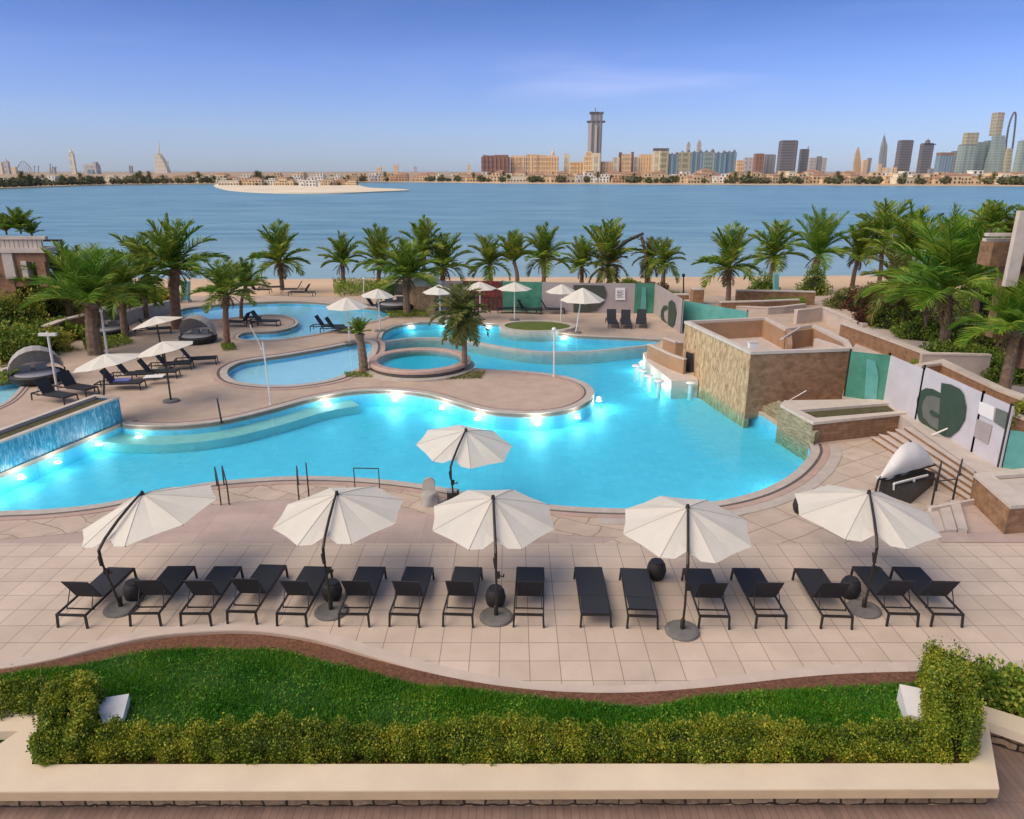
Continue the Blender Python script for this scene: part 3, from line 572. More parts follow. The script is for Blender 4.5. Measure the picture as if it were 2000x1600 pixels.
# weeds along the terrace edge
n = 500; X = rng.uniform(-2, 8.8, n); yb = np.interp(X, [p.x for p in cv], [p.y for p in cv]); Y = yb - rng.uniform(.02, .5, n)**1.0
an = rng.uniform(0, 6.28, n); c0 = np.stack([X, Y, 0*X-.06], 1); sd_ = np.stack([np.cos(an)*.008, np.sin(an)*.008, 0*an], 1); tip = c0 + np.stack([rng.normal(0,.07,n), rng.normal(0,.07,n), rng.uniform(.06,.22,n)], 1)
tag(raw('weeds', np.stack([c0-sd_, c0+sd_, tip], 1).reshape(-1, 3), np.arange(n*3).reshape(-1, 3), M['dry_grass'], nper=3), 'dry weeds growing in the mulch along the terrace edge', 'weeds', kind='stuff')
M['twigs_and_shade'] = mat('dark hedge twigs', (.022,.024,.008), 1, .4, 12, 1, 30)  # near black for the shade inside the foliage; also colours the shoot stem
def hedge(nm, path, wd, h, zb, n, size, m, seed, label, cat='hedge', rough=.07, group=None):
    rg = np.random.default_rng(seed); path = [Vector(p) for p in path]
    cum = [0]
    for a, b in zip(path, path[1:]): cum.append(cum[-1]+(b-a).length)
    tr_ = rg.uniform(-wd*.42, cum[-1]+wd*.42, n); tt = np.clip(tr_, 0, cum[-1]); ex = tr_-tt; px = np.interp(tt, cum, [p.x for p in path]); py = np.interp(tt, cum, [p.y for p in path])
    px2 = np.interp(tt+.05, cum, [p.x for p in path]); py2 = np.interp(tt+.05, cum, [p.y for p in path]); px1 = np.interp(tt-.05, cum, [p.x for p in path]); py1 = np.interp(tt-.05, cum, [p.y for p in path])
    tx, ty_ = px2-px1, py2-py1; q = np.hypot(tx, ty_)+1e-9; nx_, ny_ = -ty_/q, tx/q; px = px+tx/q*ex; py = py+ty_/q*ex; fe = np.sqrt(np.clip(1-(ex/(wd*.45))**2, .12, 1))
    a = rg.uniform(-.15, np.pi+.15, n); s = rg.uniform(.72, 1.0, n)**.5
    sq = lambda c: np.sign(c)*np.abs(c)**.55
    lump = 1+rough*3*(np.sin(tt*4.1+a*2+seed)*np.sin(tt*9.3-a*3)*.6+np.sin(tt*1.7+1+seed)*.4)
    u = sq(np.cos(a))*wd/2*s*lump*fe; v = np.clip(sq(np.sin(a)), -.05, 1)*h*s*lump*fe**.5; v = np.where(rg.uniform(0,1,n) < .34, rg.uniform(0,.8,n)*h, v)
    cen = np.stack([px+nx_*u, py+ny_*u, zb+v], 1) + rg.normal(0, .02, (n, 3))
    sh_ = rg.uniform(0, 1, n) < .05; cen[sh_, 2] = zb + h*(.85 + (.30 if h < .9 else .12)*rg.uniform(0, 1, sh_.sum())**1.5*(1+np.sin(tt[sh_]*13)))
    ec = rg.uniform(0, 1, n) < .0
    out = np.stack([nx_*np.cos(a), ny_*np.cos(a), np.abs(np.sin(a))], 1)
    base = path[0]; t_h = thing(nm, label, cat, (base.x, base.y, zb), 0, group)
    V, Q = leaf_quads(cen-np.array([base.x, base.y, zb]), size, rg, .3, .62, out)
    raw('foliage', V, Q, m, t_h)
    pts = [p for p in catmull(path, 6, False)]; k = MB()
    k.ribbon(pts, -wd*.24, wd*.24, zb-.02, zb+h*.42)
    k.build('shade_core', M['twigs_and_shade'], t_h)  # solid core, the hedge's inner shade put into its dark colour
    return t_h
hz = .32
hp = [Vector((G(95,1488,.5).x, gy0+.26, 0)), Vector((0, gy0+.24, 0)), Vector((G(1840,1488,.5).x, gy0+.26, 0))]
hedge('clipped_hedge', hp, .66, .35, hz, 120000, .039, M['hedge'], 1, 'long yellow green clipped hedge behind the cream wall', rough=.2)
hedge('clipped_hedge', P([(1856,1455),(1848,1410),(1838,1345)], .5), .76, 1.0, hz, 34000, .043, M['hedge'], 2, 'tall dense hedge block at the right end of the wall', rough=.06)
hedge('clipped_hedge', P([(124,1460),(135,1410),(140,1360)], .5), .85, .52, hz, 30000, .045, M['hedge'], 3, 'loose hedge block at the left end of the wall', rough=.16)
hedge('clipped_hedge', P([(130,1372),(20,1378),(-150,1378)], .45), .8, .55, hz-.1, 20000, .045, M['hedge'], 4, 'low hedge running off the left edge behind the wall arm', rough=.10)
hedge('leafy_shrub', P([(1915,1352),(1990,1372),(2120,1405)], .45), .6, .78, .15, 8500, .085, M['bush'], 5, 'bright green shrub row behind the right wall arm', 'shrub', rough=.14)
# ragged shoots on top of the tall block
rg = np.random.default_rng(5); sb = G(1845,1345,1.2); cen = rg.normal(0, 1, (700, 3))*[.13,.1,.2] + [0,0,.22]
ts = thing('shrub_shoot', 'ragged shoot standing above the tall hedge block', 'shrub', sb); V, Q = leaf_quads(cen, .06, rg); raw('foliage', V, Q, M['hedge'], ts)
MB().tube([(sb.x,sb.y,sb.z-.3),(sb.x,sb.y,sb.z+.3)], .012, 5).build('stem', M['twigs_and_shade'], ts)
e1 = tag(MB().poly([P([(182,1366),(252,1355),(240,1402),(202,1414)], .36)], .36, down=.05).build('wall_end', M['white']), 'white rendered wall end in the hedge near the left corner', 'wall')
e2 = tag(MB().poly([P([(1757,1336),(1806,1346),(1806,1402),(1772,1396)], .52)], .52, down=0).build('wall_end', M['white']), 'white rendered wall end beside the tall hedge block', 'wall')
# ============================================================ LOUNGERS
def lounger(th):    # local: +y towards the feet, origin on the ground in the middle
    r = thing('sun_lounger', 'x', 'sun lounger', (0,0,0)); Lh, W, z = .975, .33, .33
    f = MB(); 
    for s in (-1, 1): f.box((s*(W-.015), 0, z-.02), (.03, 2*Lh-.04, .045))
    for y in (-Lh+.01, Lh-.01): f.box((0, y, z-.02), (2*W, .045, .045))
    f.box((0, -Lh+.36, z-.09), (2*W-.06, .025, .025)); f.build('frame', M['black_metal'], r, world=False)
    for sx in (-1, 1):
        for sy in (-1, 1): MB().bar((sx*(W-.02), sy*(Lh-.01), z-.04), (sx*(W-.005), sy*(Lh+.01), 0), .042).build('leg', M['black_metal'], r, world=False)
    hy = -.275  # hinge
    MB().box((0, (hy+Lh)/2, z+.010), (2*W-.035, Lh-hy-.02, .016)).build('seat', M['sling'], r, world=False)
    Lb = .70; c, s = math.cos(th), math.sin(th)
    b = MB().box((0, hy-.01-c*Lb/2, z+.012+s*Lb/2), (2*W-.07, Lb, .018), rx=-th); b.build('backrest', M['sling'], r, world=False)
    if th > .2:
        for sx in (-1, 1): MB().bar((sx*(W-.07), hy-.01-c*Lb*.55, z+s*Lb*.55-.01), (sx*(W-.05), hy-.36-.05, z-.08), .016).build('strut', M['black_metal'], r, world=False)
    return r
P0 = {k: lounger(R(a)) for k, a in (('up', 57), ('mid', 12), ('flat', 0.6))}
used = set()
def place_lounger(kind, loc, rz, label, group):
    src = P0[kind]
    o = src if kind not in used else copy_tree(src)
    used.add(kind); o.location = loc; o.rotation_euler.z = rz; o['label'] = label; o['group'] = group
    return o
FR = [((114,1227),(171,1227),217,264,1105),((255,1224),(315,1223),333,381,1102),((354,1226),(413,1222),423,471,1103),((443,1221),(504,1219),508,557,1104),((541,1224),(600,1225),599,645,1104),((662,1225),(722,1225),703,752,1103),((761,1225),(819,1226),797,845,1104),((865,1225),(924,1226),892,940,1103),((1003,1225),(1062,1227),1012,1060,1103),((1133,1227),(1194,1225),1124,1172,1103),((1224,1228),(1285,1230),1213,1262,1105),((1364,1229),(1424,1230),1335,1382,1104),((1474,1229),(1536,1228),1430,1478,1104),((1602,1229),(1664,1230),1550,1600,1105),((1731,1225),(1792,1224),1664,1713,1102),((1818,1226),(1878,1225),1741,1790,1102)]
ordn = ['first','second','third','fourth','fifth','sixth','seventh','eighth','ninth','tenth','eleventh','twelfth','thirteenth','fourteenth','fifteenth','sixteenth']
FL = ['black lounger at the left end of the front row','black lounger just right of the leftmost parasol base in the front row','third black lounger from the left in the front row','fourth black lounger from the left in the front row','black lounger just left of the second parasol base in the front row','black lounger just right of the second parasol base in the front row','front row black lounger second to the left of the middle parasol','front row black lounger just left of the middle parasol base','front row black lounger just right of the middle parasol base','front row black lounger with its backrest laid flat','front row black lounger with lowered backrest beside the round drum','front row black lounger just right of the free standing round parasol base','front row black lounger second to the right of the fourth parasol','front row black lounger just left of the rightmost parasol base','front row black lounger second from the right end','black lounger at the right end of the front row']
for i, (a, b, x0, x1, yt) in enumerate(FR):
    pa = (G(*a)+G(*b))/2; pf = G((x0+x1)/2, yt, .34); pf.z = 0
    dd = (pf-pa).normalized(); ctr = pa + dd*.985
    place_lounger('flat' if i == 9 else 'mid' if i == 10 else 'up', ctr, math.atan2(-dd.x, dd.y), FL[i], 'black sun loungers of the front row')
# ============================================================ PARASOLS
def canopy_mb(c, Rr, h, M3, notch=None, nrib=8, sag=0):
    """conical cloth with nrib seams, notch = index of the panel opened for the mast"""
    mb = MB(); n = nrib*4; rings = [.0001,.12,.4,.7,1.0]; vs = []
    for ri, r in enumerate(rings):
        for k in range(n):
            a = 2*math.pi*k/n; rad = r*Rr; mid = k % 4; fm = (0, .5, 1, .5)[mid]
            zz = -h*(r**1.12)
            if mid:
                aa = (mid-2)*math.pi/nrib/2; rad *= math.cos(math.pi/nrib)/math.cos(aa)*(1-.022*fm*r); zz -= .018*Rr*fm*math.sin(min(1, r*1.05)*math.pi)
            if notch is not None and k == notch*2 and r == 1.0: rad *= .86; zz = -h*.80
            vs.append(M3 @ Vector((rad*math.cos(a), rad*math.sin(a), zz)) + c)
    fs = [(i*n+k, i*n+(k+1) % n, (i+1)*n+(k+1) % n, (i+1)*n+k) for i in range(len(rings)-1) for k in range(n)]
    return mb.add(vs, fs)
def ribs(c, Rr, h, M3, parent, nrib=8, m='black_metal'):
    for k in range(nrib):
        a = 2*math.pi*(2*k)/(2*nrib); f = lambda r: M3 @ Vector((r*Rr*math.cos(a), r*Rr*math.sin(a), -h*(r**1.12)-.03)) + c
        MB().tube([f(.03), f(.5), f(.985)], .011, 5).build('rib', M[m], parent)
def cantilever(base, apex, zA, Rr, tilt, label, hd=None):
    B = G(base[0], base[1], .0); A = G(apex[0], apex[1], zA)
    r = thing('cantilever_parasol', label, 'parasol', (B.x, B.y, 0), 0, 'off white cantilever parasols')
    hd = Vector((*hd, 0)).normalized() if hd else Vector((B.x-A.x, B.y-A.y, 0)).normalized()      # from the apex towards the mast
    ang = math.atan2(hd.y, hd.x)
    n = (Vector((0,0,1)) + Vector((tilt[0], tilt[1], 0))).normalized()
    q = Vector((0,0,1)).rotation_difference(n).to_matrix() @ Matrix.Rotation(ang - math.pi/8, 3, 'Z')
    h = .46*Rr/1.4
    canopy_mb(A, Rr, h, q, notch=1).build('canopy', M['fabric'], r, smooth=False, fix=False)
    sm = MB()
    for k in range(8):
        a = 2*math.pi*k/8; f = lambda t: q @ Vector((t*Rr*math.cos(a), t*Rr*math.sin(a), -h*(t**1.12)+.004)) + A
        sm.tube([f(.02), f(.12), f(.4), f(.7), f(1.0)], .007, 4)
    M.setdefault('seam', mat('canopy seam', (.50,.45,.38), .9, .05)); sm.build('seam_tape', M['seam'], r)
    ribs(A, Rr, h, q, r)
    tt = n; rim = q @ Vector((Rr*.93*math.cos(math.pi/8), Rr*.93*math.sin(math.pi/8), -h*.93)) + A
    J = rim + Vector((0,0,-.05)) + hd*.10
    on = lambda t, up: (q @ Vector((t*Rr*math.cos(math.pi/8), t*Rr*math.sin(math.pi/8), -h*(t**1.12)+up)) + A)
    arm = [A+n*.05, on(.25,.06), on(.55,.07), on(.86,.05), J, J+Vector((0,0,-.32))+(B-J).normalized()*.05]
    MB().tube(arm, [.022,.03,.032,.032,.034,.03], 8).build('arm', M['dark_metal'], r)
    MB().lathe([(.0001,.1),(.035,.08),(.05,0),(.03,-.04)], A, 12).build('finial', M['black_metal'], r)
    top = arm[-1]; MB().tube([(B.x,B.y,.06), top*.5+Vector((B.x,B.y,.06))*.5+Vector((.015,0,0)), top+Vector((0,0,.1))], [.028,.026,.024], 8).build('mast', M['dark_metal'], r)
    ck = top*.86+Vector((B.x,B.y,.06))*.14
    MB().box(ck+Vector((.04,0,0)), (.10,.08,.13)).bar(ck+Vector((.05,0,.0)), ck+Vector((.16,-.03,-.03)), .02).tube([ck+Vector((.16,-.03,-.03)), ck+Vector((.17,-.03,.04))], .015, 6).build('crank', M['black_metal'], r)
    MB().bar(top+Vector((0,0,.0)), top+Vector((-.03,.02,.22)), .06).build('clamp', M['black_metal'], r)
    MB().lathe([(.0001,.085),(.05,.085),(.30,.08),(.355,.06),(.37,.03),(.36,0)], (B.x,B.y,0), 32).build('base', M['concrete'], r, smooth=False)
    MB().lathe([(.05,.0),(.05,.22),(.035,.24)], (B.x,B.y,.08), 12).build('socket', M['dark_metal'], r)
    return r
cantilever((237,1190), (278,966), 2.3, 1.55, (-.20,-.02), 'leftmost tilted cream parasol of the front row')
cantilever((647,1196), (658,966), 2.3, 1.50, (-.05,-.04), 'cream parasol standing second from the left in the front row')
cantilever((969,1207), (963,974), 2.3, 1.46, (.02,-.06), 'cream parasol in the middle of the front row')
cantilever((1332,1234), (1343,992), 2.3, 1.46, (0,-.07), 'cream parasol on the fully visible round base, fourth in the front row')
cantilever((1686,1192), (1697,964), 2.3, 1.60, (.04,-.02), 'rightmost and whitest parasol of the front row')
cantilever((886,985), (910,842), 2.0, 1.45, (.10,-.10), 'lone cream parasol at the front pool edge, seen against the water', hd=(-.22,-1))
def parasol(apx, zA, wpx, label, pole_m='white_metal', h=.45, tilt=(0,0), lean=(0,0), nrib=8, group='off white parasols around the far pools', base=True, cm='fabric'):
    A = G(apx[0], apx[1], zA); Rr = wpx/2*depth(A)/F/math.cos(math.pi/16); B = Vector((A.x+lean[0], A.y+lean[1], 0))
    r = thing('parasol', label, 'parasol', (B.x, B.y, 0), 0, group)
    n = (Vector((0,0,1)) + Vector((tilt[0], tilt[1], 0))).normalized(); q = Vector((0,0,1)).rotation_difference(n).to_matrix()
    canopy_mb(A, Rr, h, q, nrib=nrib).build('canopy', M[cm], r, fix=False)
    ribs(A, Rr, h, q, r, nrib, 'white_metal' if pole_m == 'white_metal' else 'dark_metal')
    MB().tube([(B.x,B.y,.05), A-n*.05], .04, 8).build('pole', M[pole_m], r)
    if base: MB().lathe([(.0001,.08),(.32,.07),(.35,.0)], (B.x,B.y,0), 20).build('base', M['concrete'], r)
    return r
parasol((1138,562), 2.7, 88, 'white conical parasol on a thick white pole beside the upper pool', lean=(-.35,-.2), h=.75)
parasol((1097,555), 2.5, 62, 'white parasol behind the thick poled one by the hoarding', h=.5)
parasol((1005,551), 2.5, 68, 'flat white parasol in front of the green hoarding', h=.45)
parasol((937,550), 2.5, 66, 'white parasol half hidden behind the shaggy palm', h=.45)
parasol((858,556), 2.5, 66, 'pinkish white parasol left of the shaggy palm', h=.5)
parasol((738,564), 2.6, 66, 'cream parasol left of the beach hut palm', h=.45, tilt=(.05,0))
parasol((677,581), 2.6, 84, 'cream parasol over the far pool', h=.55)
parasol((303,618), 2.6, 100, 'dark edged white parasol farthest up the left terrace', 'dark_metal', h=.35, tilt=(-.22,.05), lean=(.1,0))
parasol((317,667), 2.6, 112, 'white parasol above the middle loungers of the left terrace', 'dark_metal', h=.35, tilt=(-.20,0))
parasol((203,692), 2.6, 126, 'white parasol nearest the waterfall wall on the left terrace', 'dark_metal', h=.35, tilt=(-.18,0), lean=(-.5,.1))
# drums
def drum(px, py, label, s=1):
    p = G(px, py, 0)
    r = thing('wicker_drum', label, 'side table', (p.x, p.y, 0), 0, 'round black wicker drums')
    MB().lathe([(.14*s,0),(.20*s,.08*s),(.235*s,.24*s),(.20*s,.40*s),(.15*s,.46*s)], (p.x,p.y,0), 20).build('body', M['wicker'], r, smooth=True)
    MB().lathe([(.0001,.475*s),(.155*s,.475*s),(.16*s,.455*s),(.1*s,.44*s)], (p.x,p.y,0), 20).build('top', M['black_metal'], r)
for x, y, l in ((265,1172,'black drum beside the leftmost parasol base'),(650,1172,'black drum behind the second parasol base'),(968,1184,'black drum behind the middle parasol base'),(1281,1130,'black drum beside the lounger with the lowered backrest'),(1658,1166,'black drum beside the rightmost parasol base'),(1563,1002,'black drum standing alone near the curved pool edge')): drum(x, y, l)
# ladders and rails at the front edge
def rail(pts, label, r=.022, m='dark_metal', nm='handrail', cat='handrail', posts=()):
    o = thing(nm, label, cat, (pts[0].x, pts[0].y, 0), 0, 'metal handrails')
    MB().tube(pts, r, 8).build('rail', M[m], o)
    for a, b in posts: MB().tube([a, b], r*.85, 6).build('post', M[m], o)
    return o
def hoop(px0, py0, px1, py1, label, h=.68):
    a, b = G(px0, py0), G(px1, py1); u = Vector((0,0,h)); m1 = a+(b-a)*.12+u; m2 = b+(a-b)*.12+u
    k = [a, a+u*.8, m1, m2, b+u*.75, b+Vector((0,0,-.3))]
    rail(catmull(k, 4, False), label)
hoop(432,987,424,950,'dark pool ladder rail left of the gate rails, nearer the leftmost parasol')
hoop(448,986,438,948,'dark pool ladder rail, right one of the ladder pair')
hoop(585,985,583,948,'left hoop of the dark frame rail behind the second parasol')
hoop(604,976,601,942,'right hoop of the dark frame rail behind the second parasol')
for pts_, l in ((((694,962),(742,963)),'short low rail at the pool edge behind the second parasol'),(((1818,990),(1858,985)),'top crossing rail by the small pale steps')):
    w3 = [G(x, y)+Vector((0,0,.8)) for x, y in pts_]
    rail(w3, l, .018, posts=[(p-Vector((0,0,.8)), p) for p in w3])
for (x0,y0,x1,y1,l) in ((1820,988,1895,1002,'left dark handrail of the right stairs'),(1860,984,1868,960,'right dark handrail of the right stairs')):
    a, b = G(x0,y0), G(x0+8,y0-28,.0); w3 = [a, a+Vector((0,0,.9)), b+Vector((0,0,1.0)), b]; rail(w3, l, .022)
# covered chair and box at the front edge
def covered_chair(px, py, label):
    p = G(px, py); r = thing('covered_chair', label, 'chair', (p.x, p.y, 0))
    rg = random.Random(8); mb = MB()
    prof = [(.36,0),(.34,.12),(.30,.3),(.27,.44)]
    vs = []; n = 20
    for j, (rad, z) in enumerate([(.40,0),(.36,.12),(.32,.34),(.29,.46),(.24,.48)]):
        for k in range(n): a = 2*math.pi*k/n; q = rad*(1+.10*math.sin(k*5+j)+rg.uniform(-.05,.05)); vs.append((p.x+.72*q*math.cos(a), p.y+.72*q*math.sin(a)*.9, z*.8))
    mb.add(vs, [(j*n+k, j*n+(k+1) % n, (j+1)*n+(k+1) % n, (j+1)*n+k) for j in range(4) for k in range(n)] + [tuple(4*n+k for k in range(n))])
    mb.build('cover', M['fabric_gry'], r, smooth=True)
    mb = MB(); vs = []
    for j in range(7):
        t = j/6; hw = .18*math.sqrt(max(0, 1-(max(0, t-.6)/.42)**2)); z = .34+.36*t
        for s, dy in ((-1,-.05),(1,-.05),(1,.06),(-1,.06)): vs.append((p.x+s*hw-.05, p.y+.2+dy+.12*t, z))
    mb.add(vs, [(j*4+k, j*4+(k+1) % 4, (j+1)*4+(k+1) % 4, (j+1)*4+k) for j in range(6) for k in range(4)] + [(24,25,26,27)])
    mb.build('backrest', M['fabric_gry'], r)
covered_chair(840, 985, 'chair bundled in a crumpled grey cover at the front pool edge')
p = G(884, 990); kx = thing('pump_case', 'black case at the foot of the lone poolside parasol', 'case', (p.x, p.y, 0))
MB().box((p.x+.02,p.y+.1,.22), (.34,.3,.44)).build('body', M['black_metal'], kx); MB().box((p.x+.0,p.y+.1,.47), (.26,.22,.06)).build('lid', M['cushion'], kx)
p = G(915, 985); rt = thing('rolled_towel', 'rolled red and white towels lying beside the black case', 'towels', (p.x, p.y, 0))
MB().tube([p+Vector((-.2,.1,.1)), p+Vector((.25,.1,.1))], .09, 10).build('red_towel', M['red'], rt); MB().tube([p+Vector((-.05,.28,.09)), p+Vector((.4,.28,.09))], .085, 10).build('white_towel', M['white'], rt)
# ============================================================ SWIM-UP BAR BUILDING
bt = 2.5
bo = P([(1338,627),(1467,687),(1665,680),(1655,664),(1592,634),(1540,641),(1495,619)], bt)
bb = thing('pool_bar', 'flat roofed pool bar of rough sandstone with sunken roof terrace', 'building', (bo[1].x, bo[1].y, 0))
bi = inset(bo, .22)
A_, B_, C_ = bo[0], bo[1], bo[2]
def wallslab(a, b, th, z0, z1, m, nm, par, out=0.0):
    d = (b-a).normalized(); nn = Vector((d.y, -d.x, 0))
    if nn.y > 0: nn = -nn
    a, b = a+nn*out, b+nn*out
    return MB().poly([[a, b, b-nn*th, a-nn*th]], z1, down=z0, bottom=True).build(nm, M[m], par)
wallslab(A_, B_, .2, -1.3, bt-.12, 'carved', 'carved_wall', bb, .0)  # pool side face: sunlit gold is put into the stone colour
wallslab(B_, C_, .2, -.3, bt-.12, 'brownstone', 'stone_wall', bb, .0)  # front face: turned from the sun, its shade is in the darker brown
k = MB()
for i in range(2, len(bo)):
    a, b = bo[i], bo[(i+1) % len(bo)]; d = (b-a).normalized(); nn = Vector((-d.y, d.x, 0))
    k.poly([[a, b, b+nn*.2, a+nn*.2]], bt-.125, down=0, bottom=True)
k.build('rear_wall', M['paintbrown'], bb)
MB().poly([bi], bt-.95, down=-.3).build('roof_floor', M['pale_floor'], bb)
k = MB(); kin = offset(bo, .24, True) if area(bo) > 0 else offset(bo, -.24, True); kout = offset(bo, -.04, True) if area(bo) > 0 else offset(bo, .04, True)
k.poly([kout, kin], bt+.0, down=bt-.119).build('roof_coping', M['capstone'], bb)
k = MB(); kk = offset(bo, .19, True) if area(bo) > 0 else offset(bo, -.19, True); k2 = offset(bo, .23, True) if area(bo) > 0 else offset(bo, -.23, True)
k.poly([kk, k2], bt-.12, down=bt-.95).build('inner_parapet', M['paintbrown'], bb)
# divider wall and planter on the roof
q0, q1, q2 = G(1542,655,bt-.1), G(1545,676,bt-.1), G(1590,640,bt-.1)
MB().ribbon([G(1541,643,bt), G(1543,672,bt)], -.1, .1, bt-.94, bt-.02).build('roof_divider', M['paintbrown'], bb)
MB().ribbon([G(1594,656,bt), G(1652,674,bt)], -.09, .09, bt-.94, bt-.12).build('roof_planter_rim', M['capstone'], bb)
# doorway on the carved face
d = (B_-A_).normalized(); nn = Vector((d.y, -d.x, 0)); nn = -nn if nn.y > 0 else nn
def onface(px, py): return GP(px, py, A_+nn*.02, nn)
MB().slab([onface(1337,728), onface(1355,727), onface(1355,690), onface(1340,685)], .04).build('doorway', M['black_metal'], bb)
MB().bar(onface(1357,727)+Vector((0,0,0)), onface(1357,690), .06).bar(onface(1357,690), onface(1340,685), .06).build('door_frame', M['paintbrown'], bb)
# small roof items
for px, py, l in ((1425,655,'small pale speaker left on the bar roof terrace'),(1470,680,'white junction box on the front corner of the bar roof')):
    p = G(px, py, bt-.94 if px < 1450 else bt); o = thing('roof_box', l, 'box', p)
    MB().box(p+Vector((0,0,.12)), (.34,.26,.22)).build('body', M['white'], o); MB().box(p+Vector((0,0,.25)), (.38,.3,.03)).build('lid', M['capstone'], o)
for a, b, l in (((1525,663),(1562,640),'upper slanted white pole lying across the roof parapet'),):
    o = thing('white_pole', l, 'pole', G(*a, bt)); MB().tube([G(*a, bt+.03), G(*b, bt+.05)], .035, 6).build('shaft', M['white_metal'], o)
    MB().tube([G(*a, bt+.03), G(*a, bt+.03)+Vector((.1,0,.02))], .05, 6).build('end_cap', M['capstone'], o)
for (x0,y0,x1,y1,z1_,l) in ((1463,789,1542,745,1.05,'white rail leaning on the front wall of the bar, left one'),(1518,796,1575,763,1.0,'white rail leaning over the planter, right one')):
    a, b = G(x0,y0,.05), G(x1,y1,z1_); o = thing('slanted_rail', l, 'handrail', a)
    MB().tube([a, b], .025, 6).build('rail', M['white_metal'], o); MB().lathe([(.0001,.03),(.07,.02),(.08,0)], a, 10).build('foot', M['white_metal'], o)
# swim up counter
cb = thing('swim_up_counter', 'angular swim up bar counter with brown low walls in the pool', 'bar counter', G(1300,720))
MB().poly([P([(1256,688),(1262,704),(1312,744),(1364,742),(1350,724),(1336,706),(1325,664),(1292,668),(1300,690),(1275,688)], .16)], .16, down=-1.3).build('ledge', M['capstone'], cb)
ww = MB()
def lowwall(a, b, z=1.0, th=.14):
    a, b = G(*a, .16), G(*b, .16); dd = (b-a).normalized(); n2 = Vector((-dd.y, dd.x, 0))*th
    return [a, b, b+n2, a+n2], z
for k_, (a, b, z) in enumerate((((1263,699),(1307,721),.85),((1307,721),(1334,731),.85),((1293,690),(1318,700),.95),((1318,700),(1336,700),.95))):
    qd, z = lowwall(a, b, z)
    MB().poly([qd], z, down=.161).build('counter_wall', M['paintbrown'], cb); qq = inset(qd, -.03)
    MB().poly([qq], z+.05, down=z+.001).build('counter_top', M['capstone'], cb)
for i, (x, y) in enumerate(((1243,722),(1254,731),(1267,742),(1287,752),(1349,756))):
    p = G(x, y, WL); o = thing('pool_stool', ['white pool stool farthest from the counter corner','second white pool stool along the counter','third white pool stool along the counter','white pool stool nearest the counter corner','white pool stool by the carved wall'][i], 'stool', (p.x,p.y,-1.3), 0, 'white stools at the swim up bar')
    MB().lathe([(.12,-1.3),(.10,-.2),(.12,.05)], (p.x,p.y,0), 14).build('column', M['white'], o)
    MB().lathe([(.0001,.14),(.20,.13),(.24,.09),(.20,.05),(.0001,.05)], (p.x,p.y,0), 18).build('seat', M['white'], o, smooth=True)
# ============================================================ RIGHT TERRACE, PLANTERS, STAIRS
TZ = .75
tp = P([(1645,776),(1727,786),(1790,836),(1905,920),(1975,985),(2300,992),(2800,800),(2600,640),(1900,640),(1760,628),(1690,640),(1660,690)], TZ)
struct(MB().poly([tp], TZ, down=-.1), 'upper_terrace', M['pale_floor'], fix=False)
def planter(nm, outer, inner, z, zb, label, side, soil='moss', cat='planter', rim='capstone', sd=.1):
    o_, i2 = P(outer, z), P(inner, z); c = sum(o_, Vector())/len(o_)
    t = thing(nm, label, cat, (c.x, c.y, zb))
    MB().poly([o_, i2], z, down=z-.1).build('rim', M[rim], t)
    so_ = inset(o_, .04)
    MB().poly([so_, inset(i2, -.001)], z-.101, down=zb).build('side', M[side], t)
    MB().poly([inset(i2, .002)], z-sd, down=zb).build('soil', M[soil], t)
    return t
pt = planter('brick_planter', [(1524,790),(1589,825),(1790,804),(1768,788),(1725,779),(1532,782)], [(1562,801),(1594,816),(1766,802),(1742,787)], .82, -.1, 'long brown brick planter with mossy soil beside the stairs', 'brickwall')
ol = P([(1524,790),(1589,825)], .82)
dd = (ol[1]-ol[0]).normalized(); nn2 = Vector((dd.y,-dd.x,0)); nn2 = nn2 if nn2.x < 0 or nn2.y < 0 else -nn2
MB().poly([[ol[0]+nn2*.03, ol[1]+nn2*.03, ol[1]-nn2*.02, ol[0]-nn2*.02]], .715, down=-1.2).build('ledge_stone_face', M['rock_ledge'], pt)
# rocky cascade steps between bar and planter
cs = thing('ledge_cascade', 'stepped ledge stone cascade running into the pool beside the bar', 'cascade', G(1500,800))
for i in range(5):
    a = P([(1470+9*i,797-1*i),(1540+12*i,833+5*i)], -.05+.12*i); off = Vector((.16,.22,0))*i
    MB().poly([[a[0]+off*.2, a[1]+off*.2, a[1]+Vector((.5,.55,0)), a[0]+Vector((.5,.55,0))]], -.02+.13*i, down=-1.3).build('ledge', M['rock_ledge'], cs)
# stairs
a0, b0 = G(1700,860,0), G(1893,984,0); a1, b1 = G(1774,834,TZ), G(1903,922,TZ)
stt = thing('stairs', 'flight of pale stone steps up to the banner fence', 'stairs', a0)
for k_ in range(5):
    t0, t1 = k_/4.6, 1.12
    a, b = a0.lerp(a1, t0), b0.lerp(b1, t0); c, d_ = a0.lerp(a1, t1), b0.lerp(b1, t1)
    MB().poly([[Vector((q.x,q.y,0)) for q in (a,b,d_,c)]], .15*(k_+1)+.004, down=.15*(k_+1)-.04).build('tread', M['pale_floor'], stt)
    MB().poly([inset([Vector((q.x,q.y,0)) for q in (a,b,d_,c)], .035)], .15*(k_+1)-.0405, down=-.05).build('riser', M['brownstone'], stt)
planter('stone_planter', [(1902,925),(2000,914),(2400,890),(2400,958),(1975,988)], [(1942,930),(2010,925),(2390,905),(2390,945),(1985,958)], TZ+.12, -.1, 'low stone basin with murky water at the right end of the stairs', 'brownstone', 'turf', sd=.25)
sm_ = thing('small_steps', 'three small pale steps beside the rightmost parasol', 'stairs', G(1850,1010))
